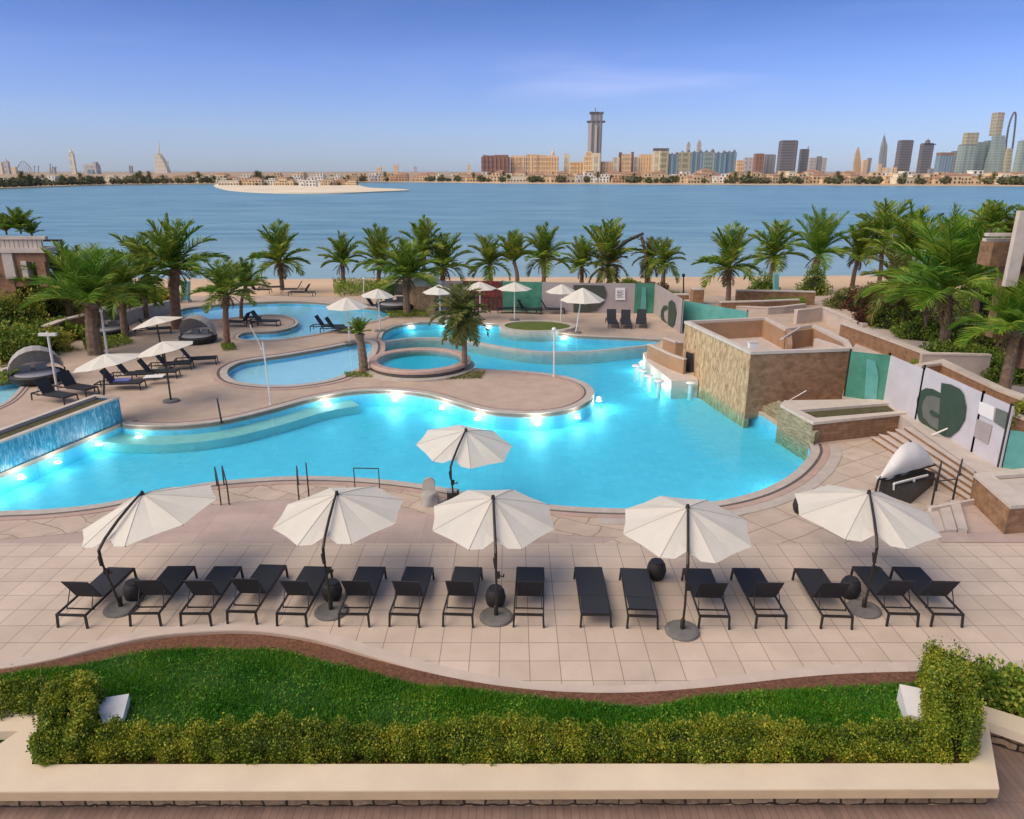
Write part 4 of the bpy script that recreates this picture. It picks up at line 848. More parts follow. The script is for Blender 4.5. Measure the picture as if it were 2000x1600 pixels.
for i, q in enumerate(([(1808,990),(1829,988),(1845,1040),(1830,1042)],[(1830,988),(1852,986),(1868,1041),(1846,1041)],[(1853,986),(1872,985),(1888,1043),(1870,1041)])):
    MB().poly([P(q)], .05+.05*i, down=-.02).build('step', M['pale_floor'], sm_)
tag(MB().ribbon(P([(1815,1001),(1900,985),(2000,973),(2300,955)]), -.05, .05, -.02, .16).build('kerb', M['capstone']), 'pale stone kerb above the plain pink paving', 'kerb')
def lwall(nm, pts, z0, z1, label, m='brickwall', th=.28, cat='wall', cap='capstone'):
    pts = [p if isinstance(p, Vector) else G(*p, z1) for p in pts]; t = thing(nm, label, cat, (pts[0].x, pts[0].y, z0))
    MB().ribbon(pts, -th/2, th/2, z0, z1-.08).build('body', M[m], t); MB().ribbon(pts, -th/2-.03, th/2+.03, z1-.079, z1).build('coping', M[cap], t)
    return t
lwall('garden_wall', [(1648,630),(1720,655),(1815,690)], 0, 1.55, 'curved brown wall below the palms right of the bar path', th=.35)
lwall('garden_wall', [(1555,605),(1610,600),(1690,632)], 0, .9, 'pale low wall along the path behind the pool bar', 'pale_floor', .3)
lwall('garden_wall', [(1407,589),(1490,587),(1560,584)], -.2, .8, 'low stone planter wall in front of the bushy beach palms', 'brownstone', .3)
lwall('garden_wall', [(1438,566),(1500,567),(1592,569)], -.3, 1.0, 'dark retaining wall by the beach behind the turquoise post', 'brownstone', .4)
lwall('garden_wall', [(1250,575),(1300,574),(1345,574)], -.3, .4, 'dark low wall under the twin palms at the beach', 'brownstone', .4)
lwall('garden_wall', [(1352,563),(1373,563)], -.3, 1.15, 'square brown pier between the beach walls', 'brownstone', .9)
lwall('garden_wall', [(1438,597),(1500,600),(1530,598),(1572,593)], 0, .5, 'pale curved bed wall with low plants behind the bar', 'pale_floor', .25)
planter('stone_planter', [(1784,712),(1843,701),(1962,757),(2090,800),(2060,840),(1935,790),(1790,722)], [(1800,714),(1840,709),(1950,760),(2050,798),(2030,812),(1930,774),(1800,721)], 1.75, TZ, 'long sunken planter with pale rim behind the banner fence', 'brickwall', 'paintbrown', sd=.4)
lwall('garden_wall', [(1800,689),(1870,690),(1935,692)], TZ, 1.9, 'horizontal pale beam wall behind the big palm trunk', 'pale_floor', .2)
lwall('garden_wall', [(1845,748),(1910,772),(1990,800)], TZ, 1.35, 'shadowed wall behind the logo hoarding', 'pale_floor', .2)
# ============================================================ HOARDING
def banner(name, a, b, h, col, label, grp=None, thick=.05, z=0, posts=True):
    t = thing(name, label, 'hoarding', a, 0, grp or 'printed hoarding panels around the bar')
    MB().slab([a, b, b+Vector((0,0,h)), a+Vector((0,0,h))], thick).build('sheet', M[col], t)
    if posts:
        for p in (a, b): MB().bar(p+Vector((0,.06,0)), p+Vector((0,.06,h+.08)), .06).build('post', M['dark_metal'], t)
    return t
M['ban_white'] = mat('lilac white banner vinyl', (.52,.49,.52), .6, .08, 1.5, .25, 5)
M['ban_mauve'] = mat('mauve grey banner vinyl', (.36,.31,.30), .7, .08, 1.5, .2, 5)
M['ban_green'] = mat('sea green banner print', (.03,.16,.10), .5, .25, 1.4, .2, 5, col2=(.08,.27,.19))
M['ban_dkgreen'] = mat('dark green logo print', (.035,.065,.045), .6, .1, 3)
M['ban_grey'] = mat('grey logo print', (.13,.14,.125), .6, .1, 3)
M['ban_dark'] = mat('dark olive print', (.06,.065,.05), .6, .2, 2)
M['ban_red'] = brick('red patterned screen', (.22,.03,.03), (.10,.05,.04), (.05,.03,.025), .3, .9, .03, .5, .7, rot=(R(90),0,0), var=.4, nscale=3)
M['teal_glass'] = mat('teal glass screen', (.07,.27,.24), .15, .12, 1.2, col2=(.14,.38,.34))
def face_shape(px, pt_, nv, m, name, par, lift=.03, th=.012):
    ff = [GP(x, y, pt_+nv*lift, nv) for x, y in px]
    sheet = [c_ for c_ in par.children if c_.name.startswith('sheet')][0]
    return MB().slab(ff, th).build(name, M[m], sheet)
def hn(a, b):
    d = (b-a).normalized(); n = Vector((d.y, -d.x, 0)); return -n if n.y > 0 else n
# right stretch, standing on the upper terrace
hz0, hz1 = G(1650,775,TZ), G(1725,785,TZ); N1 = hn(hz0, hz1)
b1_ = banner('hoarding_panel', hz0, hz1, 1.85, 'ban_green', 'green printed hoarding panel right of the pool bar')
face_shape([(1693,700),(1710,706),(1716,735),(1712,782),(1688,781)], hz0, N1, 'teal_glass', 'stripe', b1_)
e_a, e_b = hz1, G(1790,820,TZ)
b2_ = banner('hoarding_panel', e_a, e_b, 1.85, 'ban_white', 'plain lilac hoarding panel next to the green one')
e_c = G(1900,884,TZ); N3 = hn(e_b, e_c)
b3_ = banner('hoarding_panel', e_b, e_c, 1.95, 'ban_white', 'lilac hoarding panel with the big dark green round logo')
face_shape([(1837,768),(1822,760),(1808,758),(1797,764),(1791,780),(1790,802),(1794,820),(1808,835),(1820,844),(1832,848)], e_b, N3, 'ban_dkgreen', 'logo_ring', b3_, .02)
face_shape([(1836,778),(1820,773),(1810,774),(1803,784),(1800,797),(1803,815),(1818,832),(1833,841)], e_b, N3, 'ban_grey', 'logo_inner', b3_, .035)
face_shape([(1816,802),(1820,801),(1834,810),(1833,816),(1822,813),(1816,807)], e_b, N3, 'ban_dkgreen', 'logo_slot', b3_, .05)
face_shape([(1839,748),(1857,751),(1875,760),(1882,770),(1887,795),(1884,820),(1872,840),(1855,854),(1845,852),(1832,848)], e_b, N3, 'ban_dkgreen', 'logo_half', b3_, .045)
e_d = G(1952,914,TZ); N4 = hn(e_c, e_d)
b4_ = banner('hoarding_panel', e_c, e_d, 1.95, 'ban_white', 'rightmost lilac hoarding panel with pale window print')
face_shape([(1914,784),(1943,795),(1940,822),(1911,808)], e_c, N4, 'white', 'window_print', b4_, .02)
face_shape([(1946,797),(1969,806),(1963,838),(1942,824)], e_c, N4, 'ban_grey', 'dark_window_print', b4_, .02)
face_shape([(1908,818),(1938,831),(1930,868),(1902,852)], e_c, N4, 'ban_mauve', 'mauve_print', b4_, .02)
e_e = G(2090,935,TZ)
b5_ = banner('glass_screen', e_d+Vector((.1,.02,0)), e_e, 1.2, 'teal_glass', 'teal glass screen at the right edge beside the hoarding', 'glass screens')
br = thing('white_brace', 'small white brace pole leaning on the logo panel', 'pole', G(1820,851,TZ)); MB().tube([G(1820,850,TZ+.02), G(1853,836,TZ+.35)], .03, 6).build('shaft', M['white_metal'], br)
# back stretch
x0s = [(832,606),(905,606),(982,607),(1058,609),(1150,611),(1238,612),(1276,612),(1330,652)]
cols = [('ban_mauve','mauve hoarding panel behind the stone hut'),('ban_red','red patterned screen left of the green panel'),('ban_green','green hoarding panel below the flat white parasol'),('ban_mauve','mauve hoarding panel behind the thick poled parasol'),('ban_mauve','mauve hoarding panel with the small notice'),('ban_green','bright green striped hoarding panel at the corner'),('ban_mauve','mauve corner hoarding panel with the dark logo')]
bs = []
for (pa, pb), (cm, lb) in zip(zip(x0s, x0s[1:]), cols):
    a, b = G(*pa), G(*pb); bs.append((banner('hoarding_panel', a, b, 2.05, cm, lb, 'printed hoarding panels behind the upper pool'), a, hn(a, b)))
t, a, n_ = bs[3]; face_shape([(1120,557),(1150,557),(1150,611),(1120,611)], a, n_, 'ban_dark', 'dark_print', t, .08)
t, a, n_ = bs[4]; face_shape([(1151,557),(1180,558),(1185,573),(1179,592),(1165,606),(1151,610)], a, n_, 'ban_dark', 'logo_half', t, .08)
face_shape([(1202,562),(1221,562),(1221,586),(1202,586)], a, n_, 'white', 'notice', t, .09)
for i in range(5): face_shape([(1205,568+3*i),(1218-(i % 2)*3,568+3*i),(1218-(i % 2)*3,569+3*i),(1205,569+3*i)], a, n_, 'black_metal', 'notice_line', t, .11, .004)
t, a, n_ = bs[5]; face_shape([(1254,561),(1262,561),(1262,611),(1250,611)], a, n_, 'teal_glass', 'stripe', t, .08)
t, a, n_ = bs[6]
face_shape([(1306,590),(1312,586),(1318,592),(1321,610),(1317,634),(1309,644),(1304,640)], a, n_, 'ban_dkgreen', 'logo_half', t, .04)
face_shape([(1303,597),(1296,597),(1291,606),(1290,618),(1293,628),(1299,634),(1302,632),(1296,622),(1295,608),(1303,604)], a, n_, 'ban_dkgreen', 'logo_ring', t, .05)
ga, gb_ = G(1330,655), G(1338,660)
banner('glass_screen', G(1322,640), G(1455,668), 1.75, 'teal_glass', 'slanting teal glass screen between hoarding and pool bar', 'glass screens')
# ============================================================ LEFT AND BACK LOUNGERS
def far_lounger(px, py, heading, label, kind='up', grp='black loungers of the left terrace'):
    place_lounger(kind, G(px, py), heading, label, grp)
for px, py, hd, l in ((108,783,-112,'lounger nearest the waterfall wall, its dark backrest above the trough'),(150,768,-112,'second lounger behind the waterfall trough'),
    (236,760,-85,'black lounger closest to the camera under the nearest left parasol'),(262,742,-80,'black lounger with tall backrest under the nearest left parasol'),(306,738,-80,'black lounger with the white towel edge in the middle of the left terrace'),
    (335,722,-78,'black lounger low behind the towelled one on the left terrace'),(384,712,-76,'black lounger closest to the shallow pool on the left terrace'),(300,652,-70,'black lounger under the farthest left parasol')): far_lounger(px, py, R(hd), l)
for px, py, hd, l, kd in ((660,650,-95,'dark lounger on the strip between far and shallow pools','up'),(640,646,-95,'dark lounger at the left of the strip between the pools','up'),(735,605,-100,'grey lounger under the cream parasol left of the hut palm','up'),
    (470,638,80,'dark lounger at the left of the round deck by the far pool','up'),(515,636,-95,'dark lounger at the tip of the round deck by the far pool','up'),
    (1195,636,178,'dark lounger left of three standing before the hoarding','up'),(1222,637,174,'dark lounger in the middle of three before the hoarding','up'),(1252,636,170,'dark lounger right of three before the hoarding','up'),
    (505,573,-90,'dark lounger left of the first beach palm','up'),(530,568,-80,'dark lounger under the first beach palm','up'),(575,572,95,'dark lounger right of the first beach palm','up'),(590,578,85,'dark lounger farthest right of the first beach palm','up'),
    (900,612,-90,'low dark lounger left of the red screen','mid'),(1030,612,-100,'pale backed lounger below the green hoarding','up'),(1075,612,-95,'dark lounger left of the thick poled parasol','up'),(1000,611,92,'dark lounger between the red and green screens','up')):
    far_lounger(px, py, R(hd), l, kd, 'dark loungers around the far pools')
def towel(px, py, hd, col, label):
    p = G(px, py, .36); o = tag(MB().box((0,0,0), (.5,.8,.025)).box((0,-.42,-.06), (.5,.03,.14)).build('towel', M[col]), label, 'towel'); o.location = p; o.rotation_euler.z = R(hd)
towel(302,735,-80,'white','white towel draped over a black lounger'); M['blue'] = mat('blue violet towel', (.14,.15,.40), .9, .1, 4); towel(236,742,-80,'blue','small blue violet towel on the left terrace lounger')
# daybeds with a hood
def daybed(px, py, rz, label, s=1.0, m='wicker'):
    p = G(px, py); r = thing('hooded_daybed', label, 'daybed', (p.x, p.y, 0), rz)
    MB().lathe([(.85*s,0),(1.0*s,.12*s),(1.05*s,.34*s),(.95*s,.42*s),(.90*s,.40*s),(.86*s,.30*s),(.0001,.30*s)], (0,0,0), 32).build('base', M[m], r, world=False)
    mt_ = MB().lathe([(.86*s,.30*s),(.86*s,.40*s),(.78*s,.44*s),(.0001,.44*s)], (0,0,0), 28).build('mattress', M['cushion'], r, world=False)
    # hood: quarter dome with panels
    for k_ in range(4):
        vs = []; a0_, a1_ = R(14+25*k_), R(14+25*(k_+1)+2)
        for i in range(3):
            el = a0_+(a1_-a0_)*i/2
            for j in range(13):
                u = math.pi*j/12; rr_ = 1.03*s*(1+.012*k_)
                vs.append((rr_*math.cos(u), rr_*math.sin(u)*math.cos(el), .38*s + rr_*1.12*math.sin(u)*math.sin(el)))
        MB().add(vs, [(i*13+j, i*13+j+1, (i+1)*13+j+1, (i+1)*13+j) for i in range(2) for j in range(12)]).build('hood_panel', M['fabric_gry'], r, world=False, fix=False)
    for sx in (-1, 1): MB().tube([(sx*1.04*s,0,.2*s),(sx*1.04*s,0,.5*s)], .03*s, 6).build('hinge_arm', M['dark_metal'], r, world=False)
    for k_, (x, y) in enumerate(((-.4,.45),(.2,.5))): MB().box((x*s,y*s,.52*s), (.42*s,.16*s,.26*s), rx=R(-25)).build('pillow', M['fabric_gry'], mt_, world=False)
    return r
daybed(76,745,R(35),'grey hooded daybed at the left edge of the terrace', 1.08)
daybed(388,668,R(-10),'dark hooded daybed under the tall left palm', 1.0)
daybed(776,607,R(10),'beige hooded daybed with red cushions behind the upper pool', 1.35)
daybed(212,655,R(20),'hooded daybed half hidden behind the leaning left palm', 1.1)
# triangular cabana at the right
p = G(1770,958); cbn = thing('folded_cabana', 'collapsed grey fabric cabana with black frame below the stairs', 'cabana', (p.x,p.y,0))
q = lambda x, y, z: G(x, y, z)
bx = P([(1716,962),(1778,985),(1822,948),(1760,925)], 0)
MB().poly([bx], .42, down=0).build('base', M['black_metal'], cbn)
pk_ = G(1778,862,1.55); f1, f2, f3, f4 = G(1716,937,.5), G(1826,908,.75), G(1808,876,1.2), G(1741,905,.9)
ridge = catmull([f1, G(1735,903,.98), G(1757,874,1.42), pk_, G(1796,868,1.42), G(1812,884,1.12), f2], 3, False)
low = catmull([f1, G(1734,936,.48), G(1752,931,.52), G(1771,925,.58), G(1790,919,.64), G(1809,913,.70), f2], 3, False)
vs = []; nr = len(ridge)
for r_i in range(6):
    t_ = r_i/5
    for q_i in range(nr):
        p_ = ridge[q_i].lerp(low[q_i], t_); p_ = p_ + Vector((.02,-.22,.10))*math.sin(t_*math.pi)*math.sin(q_i/(nr-1)*math.pi) + Vector((0,0,.025*math.sin(q_i*1.3)*t_)); vs.append(p_)
MB().add(vs, [(a*nr+k, a*nr+k+1, (a+1)*nr+k+1, (a+1)*nr+k) for a in range(5) for k in range(nr-1)]).build('hood', M['pale_fabric'], cbn, smooth=True, fix=False)
bk_ = [p_ + Vector((.25,.75,-.2)) for p_ in low]
MB().add(ridge + bk_, [(k, k+1, nr+k+1, nr+k) for k in range(nr-1)]).build('back_cloth', M['pale_fabric'], cbn, smooth=True, fix=False)
MB().bar(f1, f2, .05).bar(f1, G(1710,960,.15), .05).bar(pk_, f1, .04).bar(pk_, f2, .035).build('hood_frame', M['black_metal'], cbn)
w4 = P([(1745,946),(1812,924)], .52)
MB().bar(G(1746,965,.08), G(1746,945,.48), .05).bar(G(1785,960,.08), G(1785,937,.5), .05).bar(G(1746,945,.48), G(1812,928,.55), .05).bar(G(1746,965,.08), G(1806,950,.1), .05).build('front_frame', M['white_metal'], cbn)
# stone hut behind the upper pool
p = G(826,607); hut = thing('stone_kiosk', 'small stone kiosk with a pale fabric roof behind the upper pool', 'kiosk', (p.x,p.y,0))
MB().box((p.x,p.y,.95), (1.9,1.3,1.9)).build('wall', M['carved'], hut); MB().lathe([(1.45,1.9),(1.2,2.25),(.5,2.55),(.0001,2.65)], (p.x,p.y,0), 10).build('roof', M['fabric'], hut)
# posts and poles
def post(base, top, label, r=.05, m='white_metal', z=0, head=None, cat='post', nm='lamp_post'):
    b = G(*base, z); t_ = GY(top[0], top[1], b.y); o = thing(nm, label, cat, b)
    MB().tube([b, t_], [r, r*.8], 8).build('pole', M[m], o); MB().lathe([(.0001,.05),(r*2,.04),(r*2.2,0)], b, 12).build('foot', M[m], o)
    if head == 'T': MB().box(t_+Vector((0,0,-.12)), (.75,.14,.12)).build('lamp_head', M[m], o)
    if head == 'ball': MB().lathe([(.0001,.12),(.09,.08),(.11,0),(.05,-.08)], t_, 12).build('lamp_head', M['white'], o, smooth=True)
    if head == 'box': MB().box(t_, (.2,.2,.24)).build('lamp_head', M['black_metal'], o)
    return o
post((113,765),(92,648),'white lamp post with crossbar near the grey daybed', .06, head='T')
post((210,692),(197,608),'white post leaning behind the nearest left parasol', .07, head='ball')
post((529,790),(513,668),'thin white pole leaning at the island edge', .035, head=None, nm='white_pole', cat='pole')
post((512,682),(488,635),'short leaning white pole at the channel between pools', .045, nm='white_pole', cat='pole')
post((433,826),(424,778),'short dark pole on the left rim of the island', .04, 'dark_metal', nm='dark_pole', cat='pole')
post((1082,736),(1082,644),'thin white lamp post on the tip of the island', .04, head='ball')
post((709,598),(711,545),'thin white pole left of the cream parasols', .04, head='ball', nm='white_pole', cat='pole')
post((1335,572),(1335,538),'dark lamp post on the beach right of the twin palms', .06, 'black_metal', head='box')
post((773,572),(771,538),'dark post at the beach left of the leaning palm', .08, 'black_metal', head='box')
for bx_, tx_, zt, l, w_d in ((362,590,549,'turquoise pillar behind the tall left palm',.5),(1515,582,535,'turquoise pillar by the beach wall on the right',.34)):
    b = G(bx_, tx_); t_ = GY(bx_+1, zt, b.y); o = thing('turquoise_pillar', l, 'pillar', b); MB().bar(b, t_, w_d).build('shaft', M['teal'], o); MB().box(b+Vector((0,0,.08)), (w_d*1.4,w_d*1.4,.16)).build('plinth', M['capstone'], o)
# table and chairs on the round deck
p = G(494,632); tb = thing('low_table', 'dark low table between loungers on the round deck', 'table', p); MB().box(p+Vector((0,0,.42)), (1.0,.6,.05)).build('table_top', M['black_metal'], tb)
for sx in (-1,1):
    for sy in (-1,1): MB().box(p+Vector((sx*.45,sy*.25,.2)), (.05,.05,.4)).build('leg', M['black_metal'], tb)
# thatch timber canopy with turquoise, and a driftwood arm
dw = thing('slanted_boom', 'dark slanted boom with a lamp arm among the beach palms', 'boom', G(1262,560))
b_ = G(1262,560); MB().tube([b_, GY(1262,500,b_.y), GY(1253,462,b_.y)], .13, 7).build('upright', M['wood'], dw); MB().tube([GY(1200,487,b_.y), GY(1225,470,b_.y), GY(1257,456,b_.y)], .12, 7).build('arm', M['black_metal'], dw)
# villas at the sides
v0 = G(0,530,0)
vl_ = thing('corner_villa', 'brown stone villa corner with balustrade at the left edge', 'building', GY(10,560,44))
def vb(nm, x0, x1, yt, yb_, Y, th, m):
    a, b = GY(x0, yb_, Y), GY(x1, yt, Y); c = (a+b)/2; return MB().box((c.x, c.y+th/2, c.z), (abs(b.x-a.x), th, abs(b.z-a.z))).build(nm, M[m], vl_)
M['villa'] = brick('brown villa stone', (.36,.19,.11), (.28,.15,.09), (.2,.11,.07), .6, .3, .008, .5, .9, rot=(R(90),0,0), var=.2)
vb('wall', -160, 16, 492, 640, 44, 1, 'villa'); vb('lintel_wall', 16, 86, 493, 512, 44.02, .8, 'villa'); vb('pier', 78, 86, 512, 560, 44.04, .4, 'villa'); vb('inner_pier', 30, 46, 512, 560, 44.06, .4, 'villa')
vb('cornice', -165, 88, 486, 494, 43.8, 1.4, 'capstone'); vb('top_rail', -165, 87, 462, 468, 43.85, .3, 'capstone'); vb('arch_frame', 46, 50, 510, 545, 43.9, .5, 'capstone')
for i in range(16): vb('baluster', -60+i*9, -56+i*9, 467.5, 486.5, 43.95, .16, 'capstone')
vb('roof_slab', -165, 86, 484, 488, 44.4, 1, 'paintbrown'); vb('corner_post', 12, 20, 486, 545, 43.88, .3, 'capstone')
vb('pergola_beam', 84, 118, 468, 472, 46, .2, 'wood')
rv = thing('side_villa', 'timber framed terrace building at the upper right edge', 'building', GY(1990,560,27))
def vb2(nm, x0, x1, yt, yb_, Y, th, m):
    a, b = GY(x0, yb_, Y), GY(x1, yt, Y); c = (a+b)/2; return MB().box((c.x, c.y+th/2, c.z), (abs(b.x-a.x), th, abs(b.z-a.z))).build(nm, M[m], rv)
vb2('wall', 1992, 2200, 470, 720, 27, .5, 'villa'); vb2('post', 1986, 1993, 412, 560, 26.9, .2, 'capstone'); vb2('upper_beam', 1930, 2200, 456, 462, 27.3, .25, 'capstone'); vb2('lower_beam', 1926, 2200, 466, 472, 27.6, .25, 'capstone'); vb2('terrace_slab', 1932, 2200, 474, 520, 28.2, .8, 'brownstone')
vb2('lower_wall', 1938, 2200, 520, 660, 28.5, .5, 'brownstone')
# rough pale building end behind the palms at the right
hx = thing('stucco_wall', 'tan stucco wall seen through the right palms', 'wall', GY(1750,640,42)); a, b = GY(1735,625,42), GY(1800,525,42)
MB().box(((a.x+b.x)/2, 42.4, (a.z+b.z)/2), (b.x-a.x, .6, b.z-a.z)).build('body', M['villa'], hx); MB().box(((a.x+b.x)/2, 42.4, b.z+.06), (b.x-a.x+.1, .7, .12)).build('coping', M['capstone'], hx)
lwall('garden_wall', [(88,636),(120,624),(176,611)], 0, 1.1, 'brown stone wall below the left shrubs', 'brownstone', .4)
lwall('garden_wall', [(210,620),(262,602),(335,586)], 0, .8, 'pale low wall behind the left palms', 'pale_floor', .3)
lwall('garden_wall', [(0,722),(60,706),(95,690)], 0, .35, 'low pale wall in front of the left shrubs', 'pale_floor', .25)
# ============================================================ PALMS AND SHRUBS
def crown_mesh(seed, nf, nl, e_hi, e_lo, bend, lw, leaflet, wind=(0,0), droop=.35, spread=1.0, seg=9):
    """fronds of unit length from the origin; leaflets as long narrow blades"""
    rg = random.Random(seed); V = []; Q = []; Rv = MB()
    for f in range(nf):
        t = (f+.5)/nf; az = f*2.39996 + rg.uniform(-.25,.25); el = R(e_hi + (e_lo-e_hi)*t**1.35 + rg.uniform(-9,9))
        Lf = rg.uniform(.82,1.06)*(1-.12*abs(t-.45)); bd = bend*rg.uniform(.6,1.4)*(.55+.7*t)
        p = Vector((0,0,0)); pts = [p.copy()]; dirs = []
        h = Vector((math.cos(az)*spread, math.sin(az)*spread, 0)); 
        for s in range(seg):
            u = (s+.5)/seg; e = el - bd*u**1.4
            d = (h*math.cos(e) + Vector((0,0,1))*math.sin(e) + Vector((wind[0],wind[1],0))*u).normalized()
            p = p + d*(Lf/seg); pts.append(p.copy()); dirs.append(d)
        Rv.tube(pts, [.016*(1-i/(seg+1))+.002 for i in range(seg+1)], 4, False)
        side = dirs[0].cross(Vector((0,0,1)));  side = side.normalized() if side.length > .05 else Vector((1,0,0))
        for i in range(nl):
            u = .10 + .9*(i+.5)/nl; x = u*seg; k = min(int(x), seg-1); q = pts[k].lerp(pts[k+1], x-k); d = dirs[k]
            sd = (side - d*side.dot(d)).normalized(); up = sd.cross(d)
            if up.z < 0: up = -up
            ll = leaflet*(math.sin(math.pi*min(1, .18+u*.80))**.6)*rg.uniform(.8,1.15)
            for s in (-1, 1):
                fw = .55+.55*u; v = (sd*s*(1.0-.35*u) + d*fw + up*.32 + Vector((rg.uniform(-.2,.2), rg.uniform(-.2,.2), rg.uniform(-.2,.2)))).normalized()
                m_ = q + v*ll*.5; v2 = (v + Vector((wind[0]*.3, wind[1]*.3, -droop))).normalized(); e_ = m_ + v2*ll*.5
                wv = v.cross(up).normalized()*lw*.5 if rg.random() < .5 else v.cross(sd).normalized()*lw*.5
                b = len(V); V += [q-wv*.6, q+wv*.6, m_+wv, m_-wv, e_+wv*.12, e_-wv*.12]
                Q += [(b,b+1,b+2,b+3), (b+3,b+2,b+4,b+5)]
    b = len(V); V += [Vector(v) for v in Rv.v]; Q += [tuple(i+b for i in f) for f in Rv.f]
    return [tuple(v) for v in V], Q
def crown_data(name, m, **k):
    V, Q = crown_mesh(**k); o = raw(name, V, Q, m); me = o.data; bpy.data.objects.remove(o); return me
CR = {
 'A': crown_data('crown', M['palm'], seed=1, nf=21, nl=36, e_hi=87, e_lo=-6, bend=.85, lw=.024, leaflet=.33),
 'B': crown_data('crown', M['palm'], seed=2, nf=20, nl=36, e_hi=88, e_lo=4, bend=.75, lw=.025, leaflet=.32, wind=(.12,0)),
 'C': crown_data('crown', M['palm'], seed=3, nf=20, nl=36, e_hi=88, e_lo=-12, bend=1.0, lw=.024, leaflet=.34, wind=(.22,0)),
 'D': crown_data('crown', M['palm_dry'], seed=4, nf=24, nl=30, e_hi=86, e_lo=-55, bend=1.5, lw=.030, leaflet=.30, wind=(.1,0)),
 'U': crown_data('crown', M['palm'], seed=6, nf=18, nl=30, e_hi=88, e_lo=25, bend=.6, lw=.032, leaflet=.32),
 'K': crown_data('dry_fronds', M['dead_frond'], seed=14, nf=9, nl=22, e_hi=-25, e_lo=-78, bend=.7, lw=.03, leaflet=.22),
 'X': crown_data('crown', M['palm2'], seed=8, nf=26, nl=62, e_hi=89, e_lo=6, bend=.75, lw=.011, leaflet=.30, wind=(-.10,0), droop=.3),
 'Y': crown_data('crown', M['palm2'], seed=9, nf=25, nl=60, e_hi=88, e_lo=6, bend=.75, lw=.0125, leaflet=.36, wind=(.10,0), droop=.35),
}
def palm(base, crown, Lpx, var, label, zb=0, rot=0, tr=.16, tm='trunk', sz=1.0, lean=None, group=None, skirt=False, dy=0):
    b = G(*base, zb); c = GY(crown[0], crown[1], b.y+dy); Lm = Lpx*depth(c)/F
    o = thing('palm_tree', label, 'palm tree', b, 0, group)
    mid = b.lerp(c, .5); mid.x += (c.x-b.x)*.25*(-1)
    pts = catmull([b-Vector((0,0,.15)), mid, c], 9, False); n = len(pts)
    rg = random.Random(int(base[0]))
    rs = [tr*(1.25 if i == 0 else 1.0)*(1-.35*i/n)*(1+(.07 if i % 2 else -.02)) for i in range(n)]
    rs[-1] *= 1.25; rs[-2] *= 1.45; rs[-3] *= 1.25
    MB().tube(pts, rs, 9).build('trunk', M[tm], o, smooth=False)
    co = bpy.data.objects.new('crown', CR[var]); C.objects.link(co); co.parent = o
    if var != 'U':
        dk = bpy.data.objects.new('dry_fronds', CR['K']); C.objects.link(dk); dk.parent = o; dk.location = c-b-Vector((0,0,.05)); dk.scale = (Lm*.4,)*3; dk.rotation_euler.z = rot*1.7
    co.location = c-b; co.scale = (Lm*sz, Lm*sz, Lm); co.rotation_euler = (0, 0, rot)
    return o
PB = [((551,562),(547,512),84,'A','palm tree standing among loungers, first of the beach row from the left'),((671,558),(669,514),64,'B','small palm in the left hedge bed of the beach row'),((740,562),(741,512),76,'A','slim palm between the small hedge bed palm and the leaning hut palm'),
 ((828,553),(828,492),72,'B','tallest palm left of centre, behind the leaning hut palm'),((863,553),(867,522),76,'C','palm with long fronds sweeping right, just right of the tallest centre palm'),((959,548),(957,516),68,'C','palm above the gap between two white parasols'),
 ((1011,550),(1004,512),66,'U','narrow upright palm above the flat white parasol'),((1062,553),(1063,508),74,'A','full crowned palm above the green hoarding'),((1136,556),(1136,522),64,'B','short palm just behind the thick poled parasol'),
 ((1190,558),(1188,515),92,'U','tall spire shaped palm above the dark logo panel'),((1192,559),(1186,522),62,'D','low drooping palm at the foot of the spire shaped palm'),((1262,561),(1272,505),50,'D','leaning palm with dry fronds beside the slanted boom'),
 ((1294,568),(1297,514),58,'C','right hand palm of the pair beside the slanted boom'),((1421,600),(1424,524),92,'A','free standing palm right of the dark beach lamp'),((1502,560),(1512,500),80,'C','palm directly behind the right turquoise pillar'),
 ((1590,566),(1598,498),96,'X','very bushy dark palm with a shaggy trunk right of the turquoise pillar'),((1664,560),(1677,500),76,'B','pale trunked palm left of the tall double palm'),((1716,562),(1724,470),92,'C','tallest palm of the right beach group')]
for i, (b, c, l_, v, lb) in enumerate(PB): palm(b, c, l_, v, lb, -.1 if b[1] < 585 else 0, rot=i*1.9, tr=.20, sz=.84)
palm((1838,694),(1848,572),178,'X','huge palm with long bright fronds at the right', .75, .6, .26, dy=-.5)
palm((1955,792),(1984,645),128,'Y','bright palm with a thick brown trunk at the right edge', .75, 2.1, .24)
palm((1768,604),(1772,500),104,'B','palm filling the gap between the beach group and the huge right palm', .75, 1.1, .18)
palm((1900,646),(1905,520),112,'A','palm behind the right side of the huge palm', .75, 3.3, .2)
palm((1985,640),(1978,520),110,'C','palm in front of the upper right terrace', .75, 5.1, .2)
palm((1806,664),(1800,585),80,'Y','thin trunked dark palm in front of the huge right palm', .75, 1.0, .10)
palm((1746,640),(1752,560),90,'D','dry fronded palm above the red leaved bed', .75, 3.0, .13)
palm((795,617),(792,540),86,'C','leaning thick trunked palm at the beige daybed', 0, .8, .26)
palm((795,616),(800,545),60,'U','upright shoot crown rising beside the leaning hut palm', 0, 2.2, .10)
palm((908,727),(906,632),62,'D','shaggy palm at the spa rim, right of the round spa', .0, .4, .15)
palm((908,726),(900,612),72,'D','second ragged stem of the shaggy palm by the spa', .0, 2.4, .08)
palm((711,728),(702,652),36,'U','stubby palm with clipped tuft left of the round spa', 0, 1.4, .24)
palm((444,676),(442,575),74,'A','slender palm in the small round bed left of the channel', 0, .3, .20, 'trunk_red')
palm((471,622),(480,560),58,'B','thin palm behind the slender channel palm', 0, 1.3, .13, 'trunk_red')
